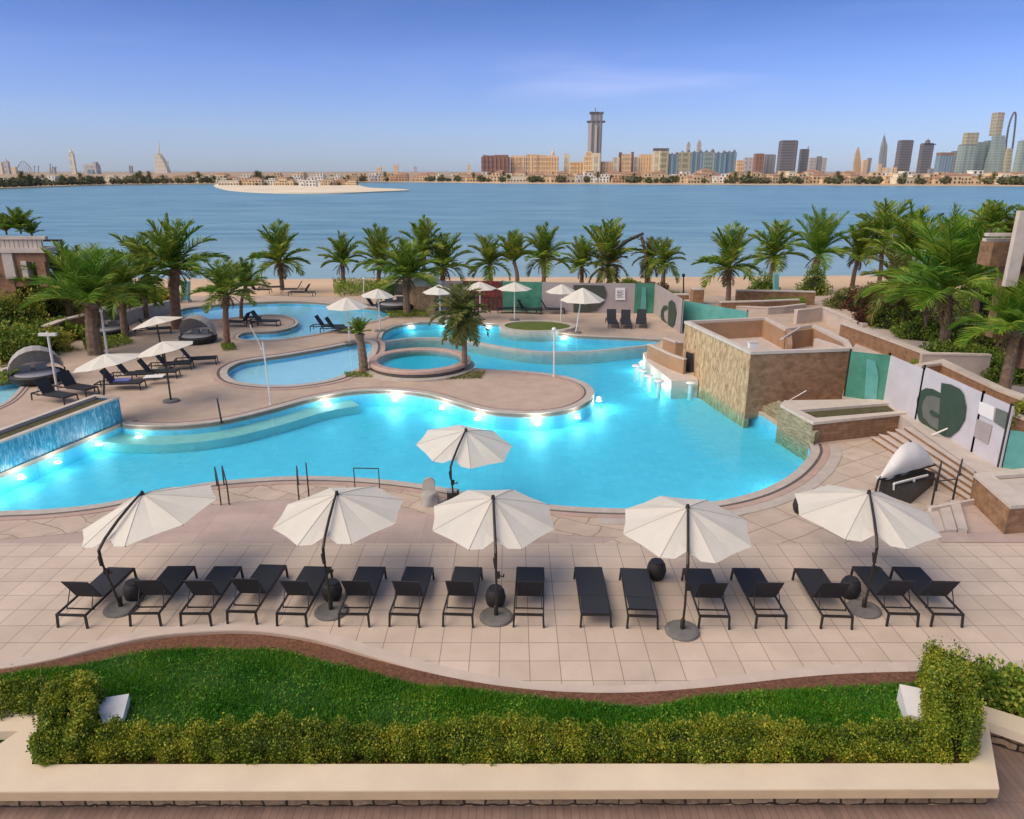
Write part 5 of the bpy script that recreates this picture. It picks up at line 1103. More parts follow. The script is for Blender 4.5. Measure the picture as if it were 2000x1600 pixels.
palm((346,642),(342,525),108,'A','tall dark trunked palm above the dark hooded daybed', 0, 2.2, .34, 'trunk_red')
palm((187,692),(178,590),122,'Y','big leaning palm nearest the left shrubs', 0, 1.2, .40, 'trunk')
palm((245,658),(240,572),88,'A','palm between the big leaning one and the tall dark one', 0, 2.9, .22)
palm((286,622),(288,535),92,'C','palm behind the farthest left parasol', 0, 3.9, .18)
palm((140,640),(135,565),95,'B','low wide palm at the back of the left shrubs', 0, .2, .2)
palm((60,640),(55,590),100,'Y','arching palm among the shrubs at the left edge', 0, 4.4, .2)
for px, py, z, l_, lb in ((30,455,0,52,'dark spiky plant on the roof of the left villa'),):
    pass
def tuft(loc, Lm, var, label, rot=0, sc=(1,1,1), stem=.3):
    o = thing('spiky_plant', label, 'plant', loc); co = bpy.data.objects.new('leaves', CR[var]); C.objects.link(co); co.parent = o; co.scale = (Lm*sc[0], Lm*sc[1], Lm*sc[2]); co.rotation_euler.z = rot
    MB().tube([Vector(loc)-Vector((0,0,.2)), Vector(loc)+Vector((0,0,stem*.3))], .06, 6).build('stem', M['trunk'], o)
for i, (x, y, lp) in enumerate(((12,452,36),(40,450,48),(62,458,30))):
    c = GY(x, y, 44.8); tuft(c, lp*depth(c)/F, 'U', ['dark plume plant at the edge of the left villa roof','tallest dark plume plant on the left villa roof','small plume plant at the villa roof corner'][i], i)
for i, (x, y, lp) in enumerate(((1935,448,60),(1985,470,72))):
    c = GY(x, y, 28.6); tuft(c, lp*depth(c)/F, 'U', ['broad spiky plant on the upper right terrace','spiky plant cut by the right edge on the terrace'][i], i*2+1)
def bush(name, c, rad, n, size, m, seed, label, cat='shrub', group=None):
    rg = np.random.default_rng(seed); d = rg.normal(size=(n, 3)); d /= np.linalg.norm(d, axis=1)[:, None]; d[:, 2] = np.abs(d[:, 2])
    r = rg.uniform(.45, 1, n)**.5; lump = 1 + .22*np.sin(d[:,0]*5+seed)*np.sin(d[:,1]*6+seed*2) + .15*np.sin(d[:,2]*9+seed)
    cen = d*np.array(rad)*(r*lump)[:, None]; o = thing(name, label, cat, c, 0, group)
    V, Q = leaf_quads(cen, size, rg, .2, .55, d); raw('foliage', V, Q, m, o)
    MB().lathe([(rad[0]*.72,0),(rad[0]*.7,rad[2]*.35),(rad[0]*.45,rad[2]*.62),(.0001,rad[2]*.7)], (0,0,-.05), 12, 1, rad[1]/rad[0]).build('shade_core', M['twigs_and_shade'], o, world=False)  # solid filler, shade between the leaves painted as its dark colour
    return o
# left shrub mass on its bank
LB = [(-70,705,2.6,1.6,2.2,'o'),(15,700,2.3,1.4,1.9,'g'),(60,688,2.0,1.3,1.6,'o'),(110,662,1.9,1.2,1.2,'g'),(-40,668,3.0,1.8,3.0,'g'),(35,655,2.6,1.6,2.6,'o'),(-60,640,3.4,2,3.8,'g'),(20,628,3.0,1.8,3.4,'g'),(85,628,2.4,1.5,2.4,'o'),(135,612,2.3,1.5,2.2,'g'),(60,606,3.0,1.8,3.2,'o'),(-20,610,3.2,2,4.2,'g'),(185,603,2.2,1.4,1.9,'o'),(235,596,2.4,1.4,1.6,'g'),(120,592,2.6,1.6,2.6,'g'),(290,592,2.2,1.3,1.3,'o')]
nb = ['low front','front','wall side','path side','leftmost tall','leaf dense','high left','high back','golden tinged','wall top','yellowish back','tallest','back','long low','dark back','far']
wh = ['at the very left edge above the side pool','beside the low pale wall','above the grey daybed','above the brown stone wall','cut by the left edge','below the villa arch','below the villa wall','right below the villa','in front of the arching palm','on top of the brown wall','under the low wide palm','against the villa wall','behind the big leaning palm','behind the pale low wall','at the back of the left garden','behind the farthest left parasol']
for i, (x, y, a, b, h, k) in enumerate(LB):
    c = G(x, y, 0); bush('garden_shrub', c, (a*1.05, b*1.1, h*.95), 5200, .17, M['bush'] if k == 'g' else M['bush_olive'], 20+i, f'{nb[i]} shrub {wh[i]}')
# right planting
RB = [(1650,600,1.3,1,1.2,'d','dark spiky shrub at the start of the right garden'),(1690,606,1.5,1.1,1.5,'r','red leaved shrub below the pale trunked palm'),(1735,606,1.8,1.3,1.8,'g','green shrub behind the red leaved one'),(1760,640,1.8,1.2,1.6,'g','large green shrub above the curved brown wall'),(1705,632,1.2,1,1.1,'r','second red leaved shrub nearer the path'),(1810,660,1.9,1.2,1.2,'g','dark shrub under the huge right palm'),(1880,668,2,1.2,1.4,'g','dark shrub right of the huge palm trunk'),(1930,600,3,1.5,2.6,'g','tall shrub against the right terrace building'),(1960,690,2,1.2,1.5,'o','olive shrub behind the right edge palm'),(1860,705,1.5,.9,1.0,'g','dark shrub behind the sunken planter'),(1915,722,1.5,.9,1.1,'g','dark shrub in the shade near the right edge'),(1952,640,2.4,1.3,5.2,'g','tall leafy shrub climbing in front of the upper right terrace'),(1975,742,1.5,.9,1.2,'g','dark shrub behind the thick right edge trunk'),(1775,736,.55,.4,.6,'o','low bright shrub at the post of the hoarding'),(1798,725,.5,.4,.5,'g','small dark shrub by the sunken planter'),(1275,577,1.4,.8,1.1,'r','reddish shrub beside the slanted boom'),(1300,584,1.1,.7,.7,'g','green shrub under the twin beach palms'),(1228,566,1.1,.7,.9,'g','small round shrub above the hoarding notice'),(1490,577,1.2,.8,1.6,'g','leafy shrub around the trunk behind the turquoise pillar'),(1588,577,1.2,.8,2.2,'g','shaggy shrub round the bushy palm trunk')]
for i, (x, y, a, b, h, k, lb) in enumerate(RB):
    z = TZ if (x > 1650 and y > 600) else -.1 if y < 585 else 0; c = G(x, y, z)
    bush('garden_shrub', c, (a, b, h), 3200, .14 if a > 1 else .08, {'g': M['bush'], 'o': M['bush_olive'], 'r': M['bush_red'], 'd': M['palm_dry']}[k], 50+i, lb)
c = G(2000,865,TZ); bush('garden_shrub', c+Vector((.15,0,.6)), (.75,.6,1.1), 2600, .09, M['hedge'], 91, 'yellow green shrub above the teal glass at the right edge')
# low ground cover beds
def bedding(poly, z, h, n, size, m, seed, label, name='ground_cover'):
    pts = [G(x, y, z) for x, y in poly]; rg = np.random.default_rng(seed)
    xs = [p.x for p in pts]; ys = [p.y for p in pts]; out = []
    tri = tessellate_polygon([pts]); ar = []
    for t in tri: a, b, c = (pts[i] for i in t); ar.append(abs((b-a).cross(c-a).z))
    ar = np.array(ar)/sum(ar); k = rg.choice(len(tri), n, p=ar); u = rg.uniform(0, 1, (n, 2)); fl = u.sum(1) > 1; u[fl] = 1-u[fl]
    T = np.array([[tuple(pts[i]) for i in t] for t in tri]); tt = T[k]; cen = tt[:,0] + (tt[:,1]-tt[:,0])*u[:,:1] + (tt[:,2]-tt[:,0])*u[:,1:]
    cen[:, 2] = z + rg.uniform(0, h, n)
    V, Q = leaf_quads(cen, size, rg, .6, .5); return tag(raw(name, V, Q, m), label, 'ground cover', kind='stuff')
bedding([(1490,590),(1570,588),(1575,598),(1500,600)], .3, .35, 2500, .12, M['bush'], 1, 'low green plants in the pale curved bed behind the bar')
bedding([(650,560),(760,560),(765,577),(655,580)], 0, .8, 6000, .13, M['bush'], 2, 'low clipped planting around the small beach palm')
bedding([(158,662),(230,645),(262,672),(170,690)], 0, .25, 4000, .12, M['bush'], 3, 'grass around the foot of the big leaning palm')
bedding([(672,730),(740,724),(745,737),(676,738)], 0, .12, 1500, .07, M['bush'], 4, 'short plants round the stubby palm')
bedding([(870,734),(948,726),(940,740),(870,742)], 0, .10, 1500, .07, M['palm_dry'], 5, 'dry plants round the shaggy palm base')
bedding([(430,676),(458,676),(462,684),(436,686)], 0, .25, 900, .08, M['bush'], 6, 'plants in the small round bed of the slender palm')
bedding([(752,612),(838,612),(840,620),(760,622)], 0, .3, 2200, .10, M['bush'], 7, 'dark plants at the foot of the leaning hut palm')
bedding([(88,668),(132,664),(150,662),(105,690)], 0, .3, 2500, .10, M['bush'], 8, 'low grass between the stone wall and the left path')
bedding([(-60,745),(0,728),(45,722),(50,742),(0,752)], 0, .3, 3000, .10, M['bush'], 9, 'grass bank beside the small left pool')
bedding([(1660,596),(1830,620),(2100,700),(2100,580),(1700,575)], TZ, .5, 16000, .16, M['bush'], 10, 'dark ground cover across the right garden')
# ============================================================ FAR SHORE
rf = random.Random(12)
FW = {}
for nm, c_ in (('sandy',(.68,.50,.30)),('white',(.78,.72,.62)),('tan',(.72,.52,.31)),('terra',(.58,.36,.21)),('pale',(.74,.65,.48))):
    FW[nm] = mat('far villa '+nm, c_, .9, .1, .2)
M['far_glass'] = mat('dark far window', (.05,.06,.07), .3, .2, .5)
M['far_roof'] = mat('far clay roof', (.36,.20,.13), .9, .2, .3)
def villa(kind, cm):
    r = thing('waterfront_villa', 'x', 'villa', (0,0,0)); m = FW[cm]
    spec = {0: [((0,0,4),(16,10,8)),((-11,1,2.6),(8,9,5.2))], 1: [((0,0,3.4),(20,11,6.8)),((4,1,8),(9,8,2.8)),((-6,-4,2.2),(5,5,4.4))], 2: [((0,0,4.6),(11,10,9.2)),((9,0,3.2),(9,9,6.4)),((-8,0,3),(7,8,6))], 3: [((0,0,3),(26,10,6)),((-7,1,7),(7,7,4)),((8,0,6.6),(5,6,3))]}[kind]
    b = MB()
    for c, d in spec: b.box(c, d)
    wl0 = b.build('wall', m, r, world=False)
    rr_ = MB()
    for c, d in spec:
        zt = c[2]+d[2]/2+.01
        if kind in (0, 2): rr_.add([(c[0]-d[0]/2-.4,c[1]-d[1]/2-.4,zt),(c[0]+d[0]/2+.4,c[1]-d[1]/2-.4,zt),(c[0]+d[0]/2+.4,c[1]+d[1]/2+.4,zt),(c[0]-d[0]/2-.4,c[1]+d[1]/2+.4,zt),(c[0]-d[0]/5,c[1],zt+2.0),(c[0]+d[0]/5,c[1],zt+2.0)], [(0,1,5,4),(1,2,5),(2,3,4,5),(3,0,4),(3,2,1,0)])
        else: rr_.box((c[0],c[1],zt+.3), (d[0]+.6,d[1]+.6,.6))
    rr_.build('roof', M['far_roof'] if kind in (0, 2) else m, r, world=False)
    for c, d in spec:
        nwin = int(d[0]//3.4); yf = c[1]-d[1]/2-.06
        for fl in range(max(1, int(d[2]//3.4))):
            for i in range(nwin): MB().box((c[0]-d[0]/2+(i+.5)*d[0]/nwin, yf, c[2]-d[2]/2+1.7+fl*3.3), (1.7,.12,1.8)).build('window', M['far_glass'], wl0, world=False)
    return r
VP = [villa(0,'tan'), villa(1,'white'), villa(2,'sandy'), villa(3,'pale'), villa(1,'sandy'), villa(0,'terra')]
VL = ['tan villa with hipped clay roof on the far shore','white flat roofed villa with a roof room on the far shore','sandy three part villa with clay roofs on the far shore','long pale low villa on the far shore','sandy flat roofed villa with a roof room on the far shore','brick red villa with hipped roof on the far shore']
vused = set()
def put_villa(k, loc, rz, sc, label=None, grp=None):
    o = VP[k] if k not in vused else copy_tree(VP[k]); vused.add(k)
    o.location = loc; o.rotation_euler.z = rz; o.scale = (sc,)*3; o['label'] = label or VL[k]; o['group'] = grp or (VL[k].replace('villa', 'villas')); return o
def far_at(px, back, z=-1.3):
    u = (px-1000)/F; Y = np.interp(px, [q[0] for q in shore], [ (CH+2)/math.tan(PITCH - math.atan((800-q[1])/F)) for q in shore]); Y = Y + back
    dirx = u/(math.cos(PITCH)+ (465/F)*math.sin(PITCH)); return Vector((Y*dirx, Y, z))
px = -20
while px < 2030:
    k = rf.choice([0,1,2,2,3,4,4,0,5] if px > 700 else [0,1,3,3,4,1,5]); put_villa(k, far_at(px, rf.uniform(28,60)), rf.uniform(-.3,.3), rf.uniform(.75,1.0)*(.80 if px < 700 else 1)); px += rf.uniform(24,50)
px = 380
while px < 2010:
    k = rf.choice([0,1,2,4,5]); put_villa(k, far_at(px, rf.uniform(90,220)), rf.uniform(-.3,.3), rf.uniform(.9,1.25)*(.8 if px < 900 else 1.0)); px += rf.uniform(34,70)
for i_, (x_, k_, s_) in enumerate(((448,3,.6),(475,4,.6),(500,0,.62),(528,1,.55),(556,2,.6),(580,3,.5),(640,4,.55),(668,5,.5),(690,0,.45))): put_villa(k_, G(x_, 362.2-.3*(i_ % 2), -1.4), rf.uniform(-.2,.2), s_)
put_villa(1, G(603,364,-1.4), 0, .62, 'cream flat roofed house on the sand spit'); put_villa(3, G(1560,357.5,-1.3), 0, 1.1, 'wide white pavilion at the right part of the far shore')
# far trees
def ftree(seed, palmy):
    rg = np.random.default_rng(seed); r = thing('far_tree', 'x', 'tree', (0,0,0)); n = 260
    if palmy:
        co = bpy.data.objects.new('crown', CR['D']); C.objects.link(co); co.parent = r; co.location = (0,0,6); co.scale = (3.2,3.2,3.2); MB().tube([(0,0,0),(0,0,6)], .25, 5).build('trunk', M['trunk'], r, world=False)
    else:
        d = rg.normal(size=(n, 3)); d /= np.linalg.norm(d, axis=1)[:, None]; cen = d*np.array([3.6,3,2.3])*rg.uniform(.6,1.05,n)[:,None]*(1+.25*np.sin(d[:,0]*5+seed))[:,None]; cen[:,2] += 3.0
        V, Q = leaf_quads(cen, 1.5, rg, .3, .8); raw('crown', V, Q, M['far_tree'], r); MB().tube([(0,0,-.2),(0,0,3)], .3, 5).build('trunk', M['trunk'], r, world=False)
    return r
TP = [ftree(1,0), ftree(2,0), ftree(3,1), ftree(4,0)]; tl = ['round dark tree among the far shore villas','spreading dark tree among the far shore villas','palm among the far shore villas','low bushy tree among the far shore villas']; tu = set()
def put_tree(k, loc, sc):
    o = TP[k] if k not in tu else copy_tree(TP[k]); tu.add(k); o.location = loc; o.scale = (sc,)*3; o.rotation_euler.z = rf.uniform(0,6); o['label'] = tl[k]; o['group'] = tl[k].replace('tree','trees').replace('palm','palms')
for i in range(70):
    px = rf.uniform(-10, 430); put_tree(rf.choice([0,1,3,1,0,2]), far_at(px, rf.uniform(10,26)), rf.uniform(.6,1.2)*(.8 if px > 200 else 1))
for i in range(225):
    px = rf.uniform(-10, 2015) if rf.random() < .75 else rf.gauss(rf.choice([150,280,390,960,1240,1440,1770,1980]), 22)
    put_tree(rf.choice([0,1,2,2,3,3,1]), far_at(px, rf.choice([rf.uniform(12,22), rf.uniform(12,24), rf.uniform(60,120)])), rf.uniform(.6,1.35))
for i in range(22): put_tree(rf.choice([0,1,3,3,2]), G(rf.uniform(430,700), rf.uniform(360.5,362.5), -1.4), rf.uniform(.35,.6))
# sand embankment hills and low wall behind (right part of the horizon)
# ============================================================ SKYLINE
def facade(name, wall, glass, bw, bh, ms=.5, rough=.6, lit=.12):
    m, n, o = new(name); N = n.nodes.new; p = N('ShaderNodeBsdfPrincipled'); p.inputs['Roughness'].default_value = rough
    tc = N('ShaderNodeTexCoord'); sp_ = N('ShaderNodeSeparateXYZ'); L(n, tc.outputs['Object'], sp_.inputs[0]); ad = N('ShaderNodeMath'); ad.operation = 'ADD'; L(n, sp_.outputs[0], ad.inputs[0]); L(n, sp_.outputs[1], ad.inputs[1])
    cb_ = N('ShaderNodeCombineXYZ'); L(n, ad.outputs[0], cb_.inputs[0]); L(n, sp_.outputs[2], cb_.inputs[1])
    b = N('ShaderNodeTexBrick'); b.offset = 0; b.inputs['Scale'].default_value = 1; b.inputs['Brick Width'].default_value = bw; b.inputs['Row Height'].default_value = bh; b.inputs['Mortar Size'].default_value = ms
    b.inputs['Color1'].default_value = (*glass, 1); b.inputs['Color2'].default_value = (*[g*.7+w*.3 for g, w in zip(glass, wall)], 1); b.inputs['Mortar'].default_value = (*wall, 1); L(n, cb_.outputs[0], b.inputs['Vector'])
    L(n, b.outputs['Color'], p.inputs['Base Color']); L(n, p.outputs[0], o.inputs[0]); return m
FM = {'tan': facade('tan tower facade', (.88,.62,.34), (.52,.35,.19), 9, 14, 2.2), 'brown': facade('brown tower facade', (.34,.18,.11), (.22,.12,.075), 12, 16, 3), 'grey': facade('grey tower facade', (.36,.35,.33), (.22,.22,.215), 14, 300, 3.0),
 'blue': facade('blue glass facade', (.28,.38,.43), (.13,.23,.29), 16, 200, 3), 'teal': facade('green glass facade', (.36,.44,.38), (.22,.30,.27), 30, 14, 3), 'dark': facade('dark tower facade', (.19,.17,.16), (.09,.085,.085), 300, 14, 4), 'gold': facade('golden tower facade', (.60,.40,.20), (.42,.26,.13), 9, 40, 3), 'yellow': facade('yellow tower facade', (.50,.45,.28), (.30,.27,.18), 26, 18, 4), 'pale': facade('pale tower facade', (.55,.50,.45), (.34,.32,.32), 18, 18, 5), 'cream': facade('cream tower facade', (.80,.70,.50), (.6,.52,.38), 20, 30, 5)}
def zat(px, py, Y): return GY(px, py, Y).z
def tower(x0, x1, yt, D, m, label, nm='tower', dp=.7, extra=None, crown=None, z0=-1.3, cat='tower', tilt=0, fins=0):
    a, b = GY(x0, 345, D), GY(x1, 345, D); wd_ = b.x-a.x; xc = (a.x+b.x)/2
    # top corners slide outwards because the camera looks down; work from the foot
    zt = zat((x0+x1)/2, yt, D); t = thing(nm, label, cat, (xc, D, z0)); dpm = wd_*dp
    MB().box((0,0,(zt-z0)/2), (wd_,dpm,zt-z0)).build('body', FM[m], t, world=False)
    MB().box((0,0,zt-z0+wd_*.02), (wd_*.9,dpm*.9,wd_*.06)).build('roof_slab', FM['dark' if m in ('grey','dark','blue','teal') else m], t, world=False)
    if fins:
        f = MB(); 
        for i in range(fins): f.box((-wd_/2+(i+.5)*wd_/fins, -dpm/2-wd_*.02, (zt-z0)/2), (wd_/fins*.25, wd_*.05, (zt-z0)*.99))
        f.build('bays', FM[m], t, world=False)
    return t, wd_, zt-z0, dpm
T = tower
t,w_,h_,d_ = T(941,996,307,2600,'brown','broad brown hotel block at the left of the skyline', fins=7); MB().box((-w_*.38,0,h_+w_*.03),(w_*.12,d_*.6,w_*.07)).box((w_*.2,0,h_+w_*.04),(w_*.5,d_*.6,w_*.06)).build('parapet', FM['brown'], t, world=False)
for x0,x1,yt,lb,fn in ((997,1026,306,'tan apartment block right beside the brown hotel',4),(1027,1050,303,'second tan apartment block of the row',3),(1050,1068,304,'third tan apartment block of the row',3),(1068,1090,306,'tan block with a lantern spire at the end of the row',4)):
    t,w_,h_,d_ = T(x0,x1,yt,2620,'tan',lb,fins=fn)
    if x0 == 1068: MB().lathe([(w_*.14,0),(w_*.14,w_*.35),(w_*.05,w_*.45),(w_*.02,w_*.75)], (0,-d_*.2,h_), 8).build('spire', FM['tan'], t, world=False)
T(1101,1112,301,2650,'cream','slim pale tower standing alone left of the tall grey one')
# tall tower
t,w_,h_,d_ = T(1147,1172,238,2550,'grey','very tall grey tower with projecting crown slabs', fins=3)
MB().box((w_*.04,0,h_+w_*.0),(w_*1.35,d_*1.1,w_*.12)).build('crown_ledge', FM['dark'], t, world=False)
MB().box((w_*.08,0,h_+w_*.30),(w_*.86,d_*.8,w_*.52)).build('crown_block', FM['grey'], t, world=False); MB().box((w_*.06,0,h_+w_*.62),(w_*1.02,d_*.95,w_*.14)).build('crown_roof', FM['dark'], t, world=False); MB().tube([(0,0,h_+w_*.6),(-w_*.05,0,h_+w_*1.0)], w_*.03, 5).build('mast', FM['dark'], t, world=False)
MB().box((-w_*.42,-d_*.52,h_*.49),(w_*.2,w_*.15,h_*.96)).box((w_*.02,-d_*.55,h_*.47),(w_*.16,w_*.2,h_*.92)).build('service_shaft', FM['pale'], t, world=False)
T(1143,1155,297,2500,'tan','tan tower block in front of the tall grey tower, left one', fins=2); T(1156,1171,300,2490,'cream','cream tower block in front of the tall grey tower, right one', fins=3); T(1139,1146,305,2530,'tan','thin tan slab beside the foot of the tall grey tower')
for x0,x1,yt,m,lb,fn in ((1112,1142,318,'tan','low tan block left of the tall grey tower',5),(1172,1196,317,'tan','low tan block right of the tall grey tower',5),(1196,1208,308,'cream','stepped cream block at the start of the twin pillar group',2),(1207,1213,298,'terra','left dark pillar of the twin pillar apartments',0),(1213,1231,302,'tan','apartments between the twin pillars',3),(1231,1236,297,'terra','right dark pillar of the twin pillar apartments',0),(1237,1246,307,'cream','cream wing right of the twin pillars',2),(1247,1272,303,'terra','reddish framed apartment block',5),(1273,1288,296,'cream','cream block under the dark penthouse, left half',3),(1288,1303,296,'yellow','ochre block under the dark penthouse, right half',3)):
    t,w_,h_,d_ = T(x0,x1,yt,2580+rf.uniform(-30,30),'brown' if m == 'terra' and x1-x0 < 10 else ('tan' if m == 'terra' else m),lb,fins=fn)
    if x0 in (1273,1288): MB().box((0,0,h_+w_*.22),(w_*.96,d_*.9,w_*.35)).build('penthouse', FM['dark'], t, world=False)
for i,(x0,x1,yt,m) in enumerate(((1304,1322,302,'blue'),(1322,1345,299,'yellow'),(1345,1368,299,'blue'),(1368,1392,298,'teal'),(1392,1414,300,'blue'),(1414,1433,298,'blue'))):
    t,w_,h_,d_ = T(x0,x1,yt,2560,m,['first dark blue bay','ochre and blue bay','middle blue bay','widest green bay','fifth blue bay','right end bay'][i]+' of the long blue glass waterfront hotel',fins=5)
    MB().lathe([(w_*.14,0),(w_*.15,w_*.12),(w_*.10,w_*.22),(.0001,w_*.28)], (w_*.3,-d_*.2,h_), 10).lathe([(w_*.10,0),(w_*.11,w_*.1),(.0001,w_*.2)], (-w_*.2,-d_*.2,h_), 10).build('roof_dome', FM['dark'], t, world=False)
for x0,x1,yt,lb in ((1337,1344,282,'left of the twin slim towers behind the blue glass hotel'),(1357,1365,280,'right of the twin slim towers behind the blue glass hotel')):
    t,w_,h_,d_ = T(x0,x1,yt,4000,'pale',lb); MB().lathe([(w_*.4,0),(w_*.3,w_*.3),(.0001,w_*.9)], (0,0,h_), 8).build('pinnacle', FM['grey'], t, world=False)
for x0,x1,yt,D,m,lb,fn in ((1436,1450,314,3000,'tan','low tan block right of the blue glass hotel',3),(1450,1468,309,3300,'pale','pale block between the glass hotel and the brown hotel pair',3),(1470,1487,301,2900,'brown','brown block with flat roof near the dark striped tower',3),(1488,1509,303,2950,'grey','grey block joined to the brown one near the dark striped tower',3),(1518,1548,276,4200,'dark','dark striped slab tower in the right skyline',0),(1558,1573,292,4300,'dark','slim dark tower right of the striped slab',0),(1575,1590,309,4500,'pale','left hazy tower of the small cluster',2),(1591,1600,306,4500,'grey','middle hazy tower of the small cluster',2),(1601,1610,309,4500,'pale','right hazy tower of the small cluster',2),(1747,1770,275,4600,'dark','brown grey slab tower fourth from the right group',0),(1826,1851,304,4300,'blue','blue glass block with red topped parapet',0),(1852,1866,296,4500,'grey','grey slab left of the yellow crowned tower',2),(1866,1893,284,4400,'teal','green tower carrying the yellow crown',3),(1893,1912,279,4500,'teal','green slab right of the yellow crowned tower',2),(1913,1932,276,4520,'teal','ribbed green slab left of the tallest right tower',2),(1980,2003,276,4300,'teal','pale green tower cut by the right edge of the skyline',3)):
    t,w_,h_,d_ = T(x0,x1,yt,D,m,lb,fins=fn)
    if x0 == 1866: MB().box((w_*.1,0,h_+w_*.42),(w_*.8,d_*.8,w_*.84)).build('yellow_crown', FM['yellow'], t, world=False)
    if x0 == 1558: MB().tube([(w_*.42,0,h_),(w_*.45,0,h_+w_*.35)], w_*.06, 5).build('mast', FM['dark'], t, world=False)
    if x0 == 1826: MB().box((0,0,h_+w_*.12),(w_,d_,w_*.2)).build('red_parapet', FM['brown'], t, world=False)
    if x0 == 1980: MB().tube([(w_*.1,0,h_),(w_*.1,0,h_+w_*.5)], w_*.03, 5).build('mast', FM['brown'], t, world=False)
t,w_,h_,d_ = T(1791,1811,281,4500,'dark','slab tower with a dark rounded top fin'); MB().lathe([(w_*.25,0),(w_*.22,w_*.25),(.0001,w_*.45)], (0,0,h_), 12).build('fin', FM['dark'], t, world=False); MB().box((w_*.1,0,h_-w_*.05),(w_*1.15,d_,w_*.1)).build('roof_ledge', FM['dark'], t, world=False)
def profile_tower(pts_l, pts_r, D, m, label, dp=.6):   # outline given by left and right points, foot first, real depth
    Lp = [GY(x, y, D) for x, y in pts_l]; Rp = [GY(x, y, D) for x, y in pts_r]; wd_ = (Rp[0]-Lp[0]).length; t = thing('tower', label, 'tower', ((Lp[0].x+Rp[0].x)/2, D, -1.3))
    dps = [wd_*dp*max(.15, (b-a).length/wd_) for a, b in zip(Lp, Rp)]; vs = []
    for a, b, q in zip(Lp, Rp, dps): vs += [(a.x,D-q/2,a.z),(b.x,D-q/2,b.z),(b.x,D+q/2,b.z),(a.x,D+q/2,a.z)]
    n_ = len(Lp); fs = [(i*4+k, i*4+(k+1) % 4, (i+1)*4+(k+1) % 4, (i+1)*4+k) for i in range(n_-1) for k in range(4)] + [(3,2,1,0), tuple((n_-1)*4+k for k in range(4))]
    mb_ = MB().add(vs, fs); mb_.build('body', FM[m], t); return t, Lp, Rp
profile_tower([(1667,345),(1668,318),(1671,300),(1675.5,287)],[(1680,345),(1680,318),(1679,300),(1676.5,287)],4000,'gold','golden spire shaped tower')
T(1681,1690,313,4100,'tan','low tan block beside the golden spire tower'); t,w_,h_,d_ = T(1690,1697,309,4100,'grey','small grey block right of the golden spire tower')
t,a_,b_ = profile_tower([(1716,345),(1718,310),(1721,288),(1726,266)],[(1729,345),(1730,310),(1732,285),(1728,266)],4200,'grey','curved sail edged grey tower'); MB().tube([(a_[3]+b_[3])/2, (a_[3]+b_[3])/2+Vector((0,0,12))], 1.2, 5).build('mast', FM['dark'], t)
t,a_,b_ = profile_tower([(1924,345),(1929,320),(1937,290),(1941,265)],[(1957,345),(1958,320),(1960,290),(1960,265)],4400,'teal','tallest green tower with a slender upper shaft in the right skyline')
k = [GY(1944,265,4400), GY(1956,265,4400), GY(1963,220,4400), GY(1951,219,4400)]; MB().slab(k, 60).build('upper_shaft', FM['yellow'], t)
t,a_,b_ = profile_tower([(1958,345),(1962,315),(1967,290)],[(1970,345),(1974,315),(1977,290)],4350,'yellow','ochre tower squeezed between the tallest green tower and the bent dark one')
bt_ = thing('tower', 'bent dark twin leg tower curving at the top of the right skyline', 'tower', GY(1970,345,4450))
pp = [GY(x, y, 4450) for x, y in ((1963,345),(1964,300),(1967,266),(1972,240),(1978,224),(1982,220),(1984,226),(1982,252),(1978,285),(1973,318),(1969,345))]; MB().tube(catmull(pp, 4, False), 5.5, 6).build('leg', FM['dark'], bt_)
# left skyline
t,w_,h_,d_ = T(143,151,300,3200,'cream','slender cream tower in the left skyline'); MB().lathe([(w_*.4,0),(w_*.42,w_*.5),(w_*.2,w_*.7),(w_*.12,w_*1.2)], (0,0,h_), 8).build('lantern', FM['cream'], t, world=False)
t,w_,h_,d_ = T(171,195,322,3200,'pale','pale blocky building with a blue base right of the cream tower'); MB().box((0,-d_*.55,h_*.25),(w_*.5,w_*.1,h_*.45)).build('blue_base', FM['blue'], t, world=False); MB().box((w_*.3,0,h_+w_*.1),(w_*.3,d_*.5,w_*.25)).build('roof_room', FM['pale'], t, world=False)
# sail shaped hotel
D = 6000; s_ = thing('sail_hotel', 'white sail shaped hotel with a tall mast on the left horizon', 'tower', GY(318,345,D))
ol_ = [(309,345),(309.5,330),(310,315),(309,302),(313,300),(318,304),(323,311),(329,322),(333,333),(335,345)]
vv = [GY(x, y, D) for x, y in ol_]; MB().slab(vv, 60).build('sail', FM['cream'], s_)
MB().tube([GY(309.5,345,D), GY(310,300,D), GY(310.5,288,D), GY(310.5,275,D)], [10,8,4,1.5], 6).build('mast', FM['cream'], s_); MB().bar(GY(306,302,D), GY(316,300,D), 8).build('helipad_arm', FM['cream'], s_)
MB().bar(GY(332.5,345,D)+Vector((0,-40,0)), GY(332.5,314,D)+Vector((0,-40,0)), 6).build('outer_fin', FM['cream'], s_)
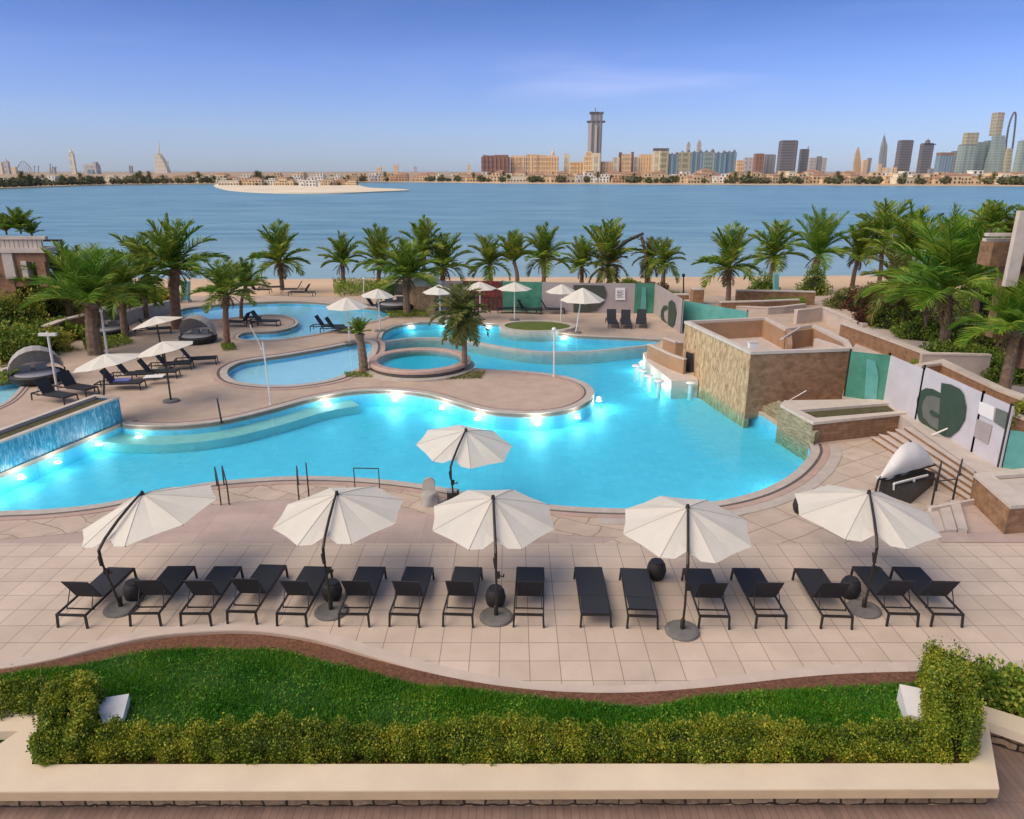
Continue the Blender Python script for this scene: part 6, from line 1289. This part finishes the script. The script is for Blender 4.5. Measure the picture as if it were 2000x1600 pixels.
# theme park ride and cranes
rc = thing('coaster', 'thin lattice coaster arch on the left horizon', 'coaster', GY(50,345,3000)); pts_ = catmull([GY(x, y, 3000) for x, y in ((33,334),(37,322),(43,315),(50,317),(57,324),(63,332))], 5, False)
MB().tube(pts_, 1.3, 5).build('track', FM['grey'], rc)
for i in range(2, len(pts_), 3): MB().tube([pts_[i], Vector((pts_[i].x, pts_[i].y+4, -1))], .8, 4).build('support', FM['grey'], rc)
for i, (x, yt) in enumerate(((67,324),(75,324),(98,320),(103,325),(109,325))):
    c = thing('ride_mast', ['first','second','third and tallest','fourth','fifth'][i]+' thin mast from the left behind the left shore', 'mast', GY(x,345,3000)); MB().tube([GY(x,345,3000), GY(x,yt,3000)], 1.4, 5).build('pole', FM['grey'], c); MB().bar(GY(x-2,yt+2,3000), GY(x+3,yt+2,3000), 1.6).build('arm', FM['grey'], c)
T(0,9,318,3000,'cream','cream dome topped building at the left edge of the horizon'); t,w_,h_,d_ = T(13,22,316,3050,'pale','hazy pointed castle like tower near the left edge'); MB().lathe([(w_*.4,0),(.0001,w_*.7)], (0,0,h_), 6).build('spire', FM['pale'], t, world=False)
for i in range(26):     # low hazy blocks along the horizon
    x = rf.choice([rf.uniform(0,300), rf.uniform(700,930), rf.uniform(1600,1860), rf.uniform(1096,1200)]); wd_ = rf.uniform(4,12)
    T(x, x+wd_, rf.uniform(320,330), rf.uniform(3000,5000), rf.choice(['pale','cream','tan','grey']), 'low hazy block on the horizon behind the villas', 'distant_block')
    S.collection.objects[-1]
for o in C.objects:
    if o.name.startswith('distant_block'): o['group'] = 'low hazy blocks on the horizon'; o['category'] = 'building'

# ============================================================ SEA AIR
hzm, n_, o_ = new('sea haze'); pv = n_.nodes.new('ShaderNodeVolumePrincipled'); pv.inputs['Color'].default_value = (.93,.95,1,1); pv.inputs['Density'].default_value = 3e-5; pv.inputs['Anisotropy'].default_value = .3
n_.links.new(pv.outputs[0], o_.inputs['Volume'])
tag(MB().box((0, 3400, 195), (16000, 7200, 406)).build('haze', hzm), 'thin sea haze over the bay and the city', 'haze', kind='stuff')
